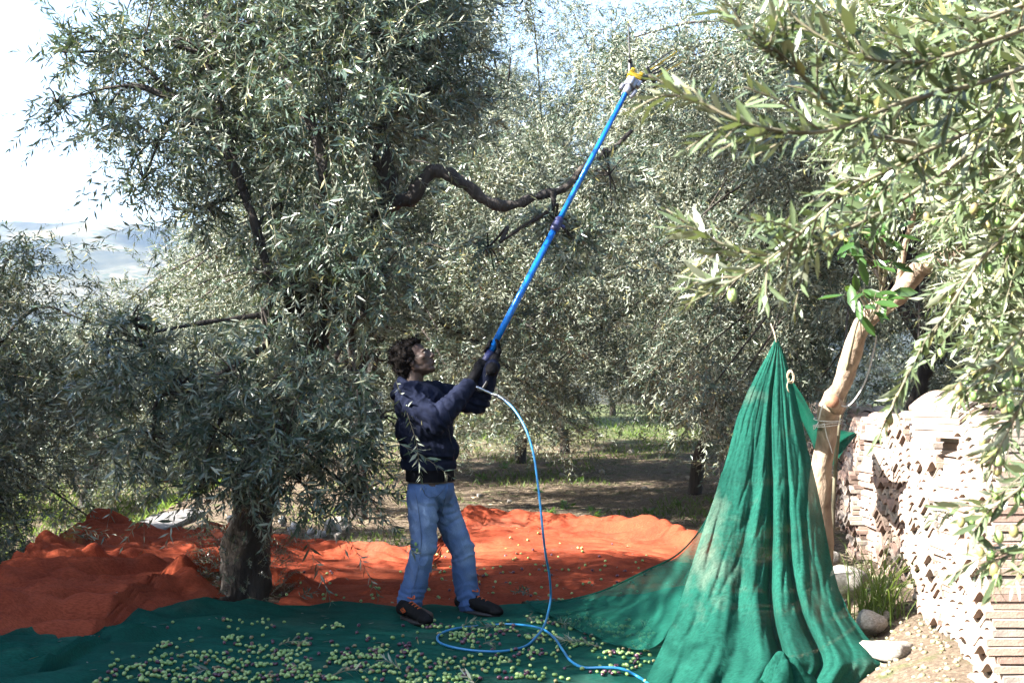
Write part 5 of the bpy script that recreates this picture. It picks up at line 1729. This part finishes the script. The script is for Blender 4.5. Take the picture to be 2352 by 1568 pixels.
def hose():
    a = lambda x, y, Y: at(x, y, Y)

    def g(x, y, lift=.012):
        p = gp(x, y); 
        for _ in range(4):
            z = float(green_z(p[0], p[1])) + lift
            d = at(x, y, 1.0) - CAM
            p = CAM + d * ((z - 1.5) / d[2])
        return p
    pts = [a(1128, 903, 7.83), a(1150, 912, 7.8), a(1180, 938, 7.72), a(1208, 985, 7.62), a(1225, 1040, 7.55), a(1234, 1100, 7.5), a(1241, 1160, 7.45), a(1247, 1220, 7.42), a(1253, 1270, 7.5), a(1262, 1320, 7.62), a(1265, 1368, 7.72),
           g(1259, 1405, .06), g(1251, 1432, .04), g(1236, 1456, .03), g(1205, 1483), g(1150, 1494), g(1085, 1492), g(1030, 1482), g(1006, 1470), g(1010, 1455), g(1045, 1442), g(1110, 1435), g(1180, 1432), g(1240, 1441, .03), g(1272, 1462), g(1292, 1490), g(1310, 1515), g(1340, 1531), g(1390, 1531), g(1430, 1535), g(1470, 1555), g(1500, 1578), g(1540, 1610), g(1600, 1680)]
    m = MB(); m.tube(spline(pts, 260), .0072, 10)
    o = m.build('air_hose', M['hose'])
    tag(o, 'blue air hose dropping from the pole handle and looping over the green net', 'hose')
    m = MB(); c = spline([a(1088, 887, 7.83), a(1100, 890, 7.83), a(1115, 897, 7.83), a(1130, 904, 7.83)], 16)
    m.tube(c, [.006, .006, .009, .011, .011, .009, .011, .012, .012, .010, .010, .011, .011, .009, .009, .009], 10)
    m.build('coupling', M['steel'], o)
    m = MB(); sp = spline(pts[:4], 120)[3:60]
    T = np.gradient(sp, axis=0); T = unit(T); u = unit(np.cross(T, [0, 0, 1.0])); w = np.cross(T, u)
    an = np.linspace(0, 2 * PI * 14, len(sp))
    fine = np.linspace(0, len(sp) - 1, 400)
    q = np.stack([np.interp(fine, np.arange(len(sp)), sp[:, k]) for k in range(3)], 1); uu = np.stack([np.interp(fine, np.arange(len(sp)), u[:, k]) for k in range(3)], 1); ww = np.stack([np.interp(fine, np.arange(len(sp)), w[:, k]) for k in range(3)], 1)
    ang = np.linspace(0, 2 * PI * 16, 400)
    m.tube(q + (uu * np.cos(ang)[:, None] + ww * np.sin(ang)[:, None]) * .0105, .0022, 4)
    m.build('spring_guard', M['steel'], o)


hose()


# ------------------------------------------------------------------ fallen olives, sprigs, weeds, grass, litter
def on_net(x, y, zf):
    """where the line of sight to that place of the photo meets the net"""
    d = at(x, y, 1.0) - CAM
    p = gp(x, y)
    for _ in range(6):
        z = float(zf(p[0], p[1])); p = CAM + d * ((z - 1.5) / d[2])
    p[2] = float(zf(p[0], p[1]))
    return p


def olives():
    rs = np.random.default_rng(71)
    heaps = [(300, 1535, 60, 12, 14), (390, 1525, 50, 14, 26), (470, 1510, 30, 10, 14), (440, 1560, 60, 8, 24), (520, 1548, 50, 12, 34), (580, 1490, 40, 10, 22), (650, 1505, 38, 14, 34), (560, 1530, 60, 10, 30), (700, 1478, 26, 10, 16), (690, 1540, 40, 12, 26), (800, 1510, 45, 12, 30), (860, 1500, 25, 16, 26), (870, 1540, 50, 12, 30), (760, 1440, 30, 4, 8), (540, 1470, 24, 6, 12), (380, 1487, 18, 6, 9),
             (1080, 1462, 45, 14, 46), (1010, 1440, 30, 5, 12), (1150, 1448, 30, 8, 20), (1300, 1430, 60, 9, 36), (1380, 1440, 40, 7, 18), (1240, 1465, 30, 8, 20), (1430, 1452, 30, 9, 22), (1480, 1462, 24, 10, 16), (1330, 1480, 40, 9, 18), (1230, 1500, 40, 9, 20), (1420, 1500, 50, 9, 22), (1130, 1520, 60, 12, 26), (1000, 1530, 50, 12, 26), (930, 1500, 30, 10, 18), (960, 1560, 50, 9, 22), (1070, 1558, 60, 9, 22), (1210, 1555, 50, 9, 16), (1400, 1545, 50, 9, 14), (1460, 1520, 24, 16, 16), (620, 1560, 60, 6, 16),
             (740, 1556, 40, 8, 16), (330, 1552, 50, 8, 16), (240, 1555, 24, 8, 8), (600, 1440, 40, 4, 6), (1180, 1400, 60, 5, 10), (1080, 1400, 60, 4, 8), (900, 1405, 30, 5, 6), (200, 1440, 12, 4, 3), (520, 1425, 12, 4, 4)]
    P = []
    for x, y, rx, ry, n in heaps:
        for _ in range(int(n * 1.75)):
            P.append((x + rs.normal(0, rx * .62), y + rs.normal(0, ry * .8), 0))
    for _ in range(190):
        P.append((rs.uniform(250, 1500), rs.uniform(1405, 1566), 0))
    for _ in range(170):
        P.append((rs.uniform(640, 1500), 1385 - 150 * rs.random() ** 1.2, 1))
    for x, y, n in ((1180, 1290, 10), (1230, 1305, 8), (1150, 1330, 10), (1290, 1310, 6), (1100, 1340, 8), (960, 1350, 10), (870, 1360, 8), (1320, 1260, 5), (1010, 1310, 7)):
        for _ in range(n): P.append((x + rs.normal(0, 22), y + rs.normal(0, 5), 1))
    out = []; used = []
    for x, y, k in P:
        w = gp(x, y)
        if k == 0 and w[1] > green_far(w[0]) - 0.03: continue
        if k == 1 and (w[1] < green_far(w[0]) + 0.05 or w[1] > orange_far(w[0]) - 0.25): continue
        if w[1] < 5.9: continue
        q = on_net(x, y, green_z if k == 0 else orange_z)
        lay = 0
        if used:
            dd = np.linalg.norm(np.array(used) - q[:2], axis=1)
            if dd.min() < .0165:
                continue
        used.append(q[:2])
        out.append((q + [0, 0, .0105], k))
    out.sort(key=lambda o: o[0][1])
    rest = MB(); mats = [M['olive_green'], M['olive_pale'], M['olive_purple'], M['olive_turning']]
    names = ['green', 'pale', 'purple', 'turning']
    lab = {'green': 'green olive lying on the net in the foreground', 'pale': 'pale yellowish green olive lying on the net in the foreground', 'purple': 'dark purple olive lying on the net in the foreground', 'turning': 'mottled half ripe olive lying on the net in the foreground'}
    for i, (p, k) in enumerate(out):
        m = rs.choice(4, p=[.38, .34, .18, .10])
        s = rs.uniform(0.85, 1.2); rot = (rs.uniform(1.2, 1.9), 0, rs.uniform(0, 6.28))
        if i < 296:
            o = link('olive', OLIVE[names[m]], loc=[float(c) for c in p], rot=rot); o.scale = (s, s, s)
            tag(o, lab[names[m]], 'olive', names[m] + ' olives fallen on the net')
        else:
            t = MB().ellipsoid((0, 0, 0), (.0095 * s, .0095 * s, .0125 * s), None, 7, 4)
            R = Matrix.Translation([float(c) for c in p]) @ Matrix.Rotation(rot[2], 4, 'Z') @ Matrix.Rotation(rot[0], 4, 'X')
            rest.add([R @ Vector(v) for v in t.V], t.F, int(m))
    tag(rest.build('fallen_olives', mats), 'olives scattered over the green and orange nets further back', 'olives', kind='stuff')


def sprigs():
    rs = np.random.default_rng(72)
    spots = [(1190, 1345, 1, 'pale leafy sprig on the orange net right of the man'), (1215, 1370, 1, 'leafy sprig crossing the edge of the orange net'), (1290, 1440, 0, 'leafy sprig on the row of olives by the hose'), (1160, 1445, 0, 'sprig lying inside the hose loop'), (1060, 1440, 0, 'dull sprig by the front shoe inside the hose loop'), (1380, 1490, 0, 'upright silvery sprig near the hanging net'), (1320, 1485, 0, 'silvery sprig right of the hose'), (1010, 1312, 1, 'pale sprig between the man\'s feet on orange net'),
             (1250, 1300, 1, 'small sprig far back on the orange net'), (640, 1480, 0, 'sprig lying on the olive heap left of the man'), (760, 1555, 0, 'sprig at the lower edge in the olive heaps'), (1480, 1450, 0, 'sprig at the foot of the hanging net'), (1110, 1480, 0, 'sprig across the middle of the hose loop'), (920, 1545, 0, 'sprig in the foreground below the man'), (480, 1545, 0, 'sprig on the left olive heaps'), (1090, 1565, 0, 'dry sprig at the bottom edge'), (690, 1388, 1, 'leafy sprig beside the foot of the old trunk'), (1210, 1420, 0, 'dark sprig left of the falling hose')]
    for x, y, k, lab in spots:
        q = on_net(x, y, orange_z if k else green_z)
        root = empty('olive_sprig', q, lab, 'olive sprig', 'olive sprigs fallen on the nets')
        a = rs.uniform(0, 2 * PI); L = rs.uniform(.12, .24)
        d = np.array([math.cos(a), math.sin(a) * .8, rs.uniform(.05, .3)])
        pts = [q + [0, 0, .012], q + d * L * .5 + [0, 0, .02], q + d * L]
        m = MB(); m.tube(spline(pts, 8), np.linspace(.0025, .0012, 8), 5); m.build('stem', M['twig'], root)
        dd, _, _ = poly_leaves(pts, .02, .055, .2, rs)
        dd['P'][:, 2] = np.maximum(dd['P'][:, 2], q[2] + .008)
        leaf_parts(root, dd, 40)
    # loose fallen leaves
    n = 420
    X = rs.uniform(-2.6, 1.6, n); Yv = rs.uniform(5.9, 12.6, n)
    z = np.where(Yv < green_far(X), green_z(X, Yv), orange_z(X, Yv)) + .005
    ok = (Yv < orange_far(X) - .1)
    d = unit(np.stack([rs.normal(0, 1, n), rs.normal(0, 1, n), rs.normal(0, .12, n)], 1)); N = np.tile([0, 0, 1.0], (n, 1)) + rs.normal(0, .2, (n, 3)); N = unit(N - d * np.sum(N * d, -1, keepdims=True))
    dd = dict(P=np.stack([X, Yv, z], 1)[ok], D=d[ok], N=N[ok], L=rs.uniform(.035, .065, n)[ok], W=rs.uniform(.008, .014, n)[ok], sag=np.full(n, .002)[ok], tint=rs.random(n)[ok])
    tag(link('fallen_leaves', foliage_mesh('fallen_leaves', dd, 4, M['leaf'])), 'loose olive leaves fallen on the nets', 'leaves', kind='stuff')


def weeds():
    rs = np.random.default_rng(73)
    spots = [(1365, 1190, .12, 'bright green weed nearest to the back edge of the orange net'), (1300, 1168, .12, 'bright weed beside the sunlit soil strip'), (1262, 1180, .10, 'weed left of the bright one behind the orange net'), (1150, 1190, .07, 'small weed by the corner of the orange net'), (1600, 1085, .10, 'weed at the foot of the shaded tree'), (1160, 1075, .10, 'weed on the shaded soil right of the man'), (1110, 1100, .10, 'weed at the man\'s belt height on the soil'), (1240, 1130, .09, 'weed crossed by the hose'), (380, 1272, .13, 'leafy weed between the kerb stones and the orange net'), (430, 1278, .12, 'leafy weed beside the pale stone heap'), (340, 1278, .10, 'leafy weed touching the orange net corner'), (1330, 1105, .08, 'weed among the loose stones'), (1490, 1180, .08, 'weed in the sunlit strip near the hanging net'), (520, 1388, .08, 'small weed at the foot of the old trunk'), (1555, 1160, .07, 'weed by the orange net\'s right corner')]
    for x, y, r, lab in spots:
        p = gp(x, y)
        if y > 1380: p[2] += .06
        root = empty('weed', p, lab, 'weed', 'weeds growing on the grove soil')
        n = 34
        a = rs.uniform(0, 2 * PI, n); el = rs.uniform(.1, 1.1, n)
        D = np.stack([np.cos(a) * np.cos(el), np.sin(a) * np.cos(el), np.sin(el)], 1)
        N = np.array([0, 0, 1.0]) + rs.normal(0, .3, (n, 3)); N = unit(N - D * np.sum(N * D, -1, keepdims=True))
        st = MB()
        P = p + D * (r * rs.uniform(.1, .8, n))[:, None]
        for i in range(n): st.tube([p - [0, 0, .01], (p + P[i]) / 2 + [0, 0, .01], P[i]], .0018, 3, False)
        st.build('stem', M['weed'], root)
        d = dict(P=P, D=D, N=N, L=r * rs.uniform(.5, .95, n), W=r * rs.uniform(.2, .4, n), sag=r * .2 * np.ones(n), tint=rs.random(n))
        tag(link('foliage', foliage_mesh('foliage', d, 4, M['weed']), root), kind='stuff')


def blades(n, X, Y, Z, h, w, rs, name, label, mat, lean=.45):
    a = rs.uniform(0, 2 * PI, n)
    D = unit(np.stack([np.cos(a) * lean * rs.random(n), np.sin(a) * lean * rs.random(n), np.ones(n)], 1))
    N = np.stack([np.cos(a), np.sin(a), np.zeros(n)], 1) + rs.normal(0, .2, (n, 3)); N = unit(N - D * np.sum(N * D, -1, keepdims=True))
    d = dict(P=np.stack([X, Y, Z], 1), D=D, N=N, L=h, W=w, sag=-h * rs.uniform(.0, .35, n), tint=rs.random(n))
    tag(link(name, foliage_mesh(name, d, 2, mat)), label, 'grass', kind='stuff')


def ground_cover():
    rs = np.random.default_rng(74)
    # grass tufts, thicker further back
    n = 52000
    Y = 10.5 + 26 * rs.random(n) ** 1.3; X = rs.uniform(-.5, .5, n) * (Y * 0.95 + 1)
    keep = (vnoise(X * .9 + 7, Y * .9) > .60 - .26 * sstep(18, 32, Y)) & ~((Y < orange_far(X) + .05) & (X < 2.3) & (X > -3.5)) & ~((X > -4.2) & (X < -3.4))
    X, Y = X[keep], Y[keep]; n = len(X)
    sc = 1 + .03 * (Y - 10)
    blades(n, X, Y, hfun(X, Y) - .005, rs.uniform(.04, .11, n) * sc, rs.uniform(.004, .008, n) * sc * 1.5, rs, 'grass', 'short grass growing in patches over the grove floor', M['grass'], .9)
    # dry litter and prunings on the soil
    n = 48000
    Y = 9 + 18 * rs.random(n) ** 1.4; X = rs.uniform(-.5, .5, n) * (Y * .9 + 1)
    keep = ~((Y < orange_far(X) + .02) & (X < 2.4) & (X > -3.5)) & ~((X > -4.2) & (X < -3.4))
    X, Y = X[keep], Y[keep]; n = len(X)
    a = rs.uniform(0, 2 * PI, n)
    D = unit(np.stack([np.cos(a), np.sin(a) * .9, rs.normal(.05, .16, n)], 1)); N = np.array([0, 0, 1.0]) + rs.normal(0, .35, (n, 3)); N = unit(N - D * np.sum(N * D, -1, keepdims=True))
    d = dict(P=np.stack([X, Y, hfun(X, Y) + .006], 1), D=D, N=N, L=rs.uniform(.03, .13, n), W=rs.uniform(.005, .02, n), sag=np.full(n, .004), tint=rs.random(n))
    tag(link('leaf_litter', foliage_mesh('leaf_litter', d, 2, M['litter'])), 'dry leaves and twigs littering the soil', 'litter', kind='stuff')
    # lower terrace and strip left of the wall
    n = 14000
    Y = 7 + 16 * rs.random(n); X = -4.1 - rs.random(n) * (Y * .3)
    blades(n, X, Y, hfun(X, Y) - .01, rs.uniform(.06, .22, n), rs.uniform(.005, .012, n), rs, 'grass', 'rough grass on the lower terrace left of the concrete wall', M['grass'], .8)
    # gravelly bank with moss beside the tiles
    n = 5200
    Y = 4.9 + 5 * rs.random(n); X = wall_x(Y) - .02 - .75 * rs.random(n)
    pb = MB()
    e = MB().ellipsoid((0, 0, 0), (1, .8, .6), None, 6, 4); EV = np.array(e.V)
    for i in range(0, n, 6):
        s = rs.uniform(.006, .022) * (1.6 if rs.random() < .06 else 1)
        c, s2 = math.cos(i), math.sin(i)
        pv = EV * (1 + rs.normal(0, .14, EV.shape)) * s
        pb.add(np.stack([pv[:, 0] * c - pv[:, 1] * s2, pv[:, 0] * s2 + pv[:, 1] * c, pv[:, 2]], 1) + [X[i], Y[i], float(hfun(X[i], Y[i])) + s * .2], e.F)
    M['gravel'] = simple('mossy_gravel', (0.27, 0.25, 0.17), (0.13, 0.13, 0.06), 12, 0.95, 0.5)
    tag(pb.build('gravel', M['gravel']), 'gravel and crumbs of stone on the bank below the tiles', 'gravel', kind='stuff')
    # the long grass tuft beside the tiles
    tuft = at(2020, 1400, 6.95); tuft[2] = float(hfun(tuft[0], tuft[1]))
    root = empty('grass_tuft', tuft, 'tall tuft of arching green grass between net and tile stacks', 'grass tuft')
    n = 170
    a = rs.uniform(0, 2 * PI, n); L = rs.uniform(.25, .75, n)
    P = tuft + np.stack([rs.normal(0, .07, n), rs.normal(0, .09, n), np.full(n, -.01)], 1)
    m = MB()
    for i in range(n):
        o = np.array([math.cos(a[i]), math.sin(a[i]), 0]); le = rs.uniform(.35, 1.3)
        pts = np.array([P[i] + np.array([0, 0, 1.0]) * L[i] * (t - .45 * le * t * t) + o * L[i] * le * t * t * .8 for t in np.linspace(0, 1, 7)])
        s = np.cross(o, [0, 0, 1.0]) * .0032
        w = np.array([1, 1, .95, .85, .65, .4, .05])[:, None]
        V = np.concatenate([pts - s * w, pts + s * w]); 
        m.add(V, [(k, k + 1, 8 + k, 7 + k) for k in range(6)])
    me = new_mesh('blades', m.V, m.F, [M['grass']], True, np.repeat(rs.random(n) * .9, 14))
    tag(link('blades', me, root), kind='stuff')
    # small scrub at the dark corner below the left tree
    n = 1500
    Y = rs.uniform(8.0, 10.5, n); X = -3.62 - rs.random(n) * .9
    blades(n, X, Y, hfun(X, Y) - .01, rs.uniform(.1, .3, n), rs.uniform(.008, .02, n), rs, 'undergrowth', 'dark undergrowth at the left edge below the kerb end', M['weed'], .8)


olives()
sprigs()
weeds()
ground_cover()
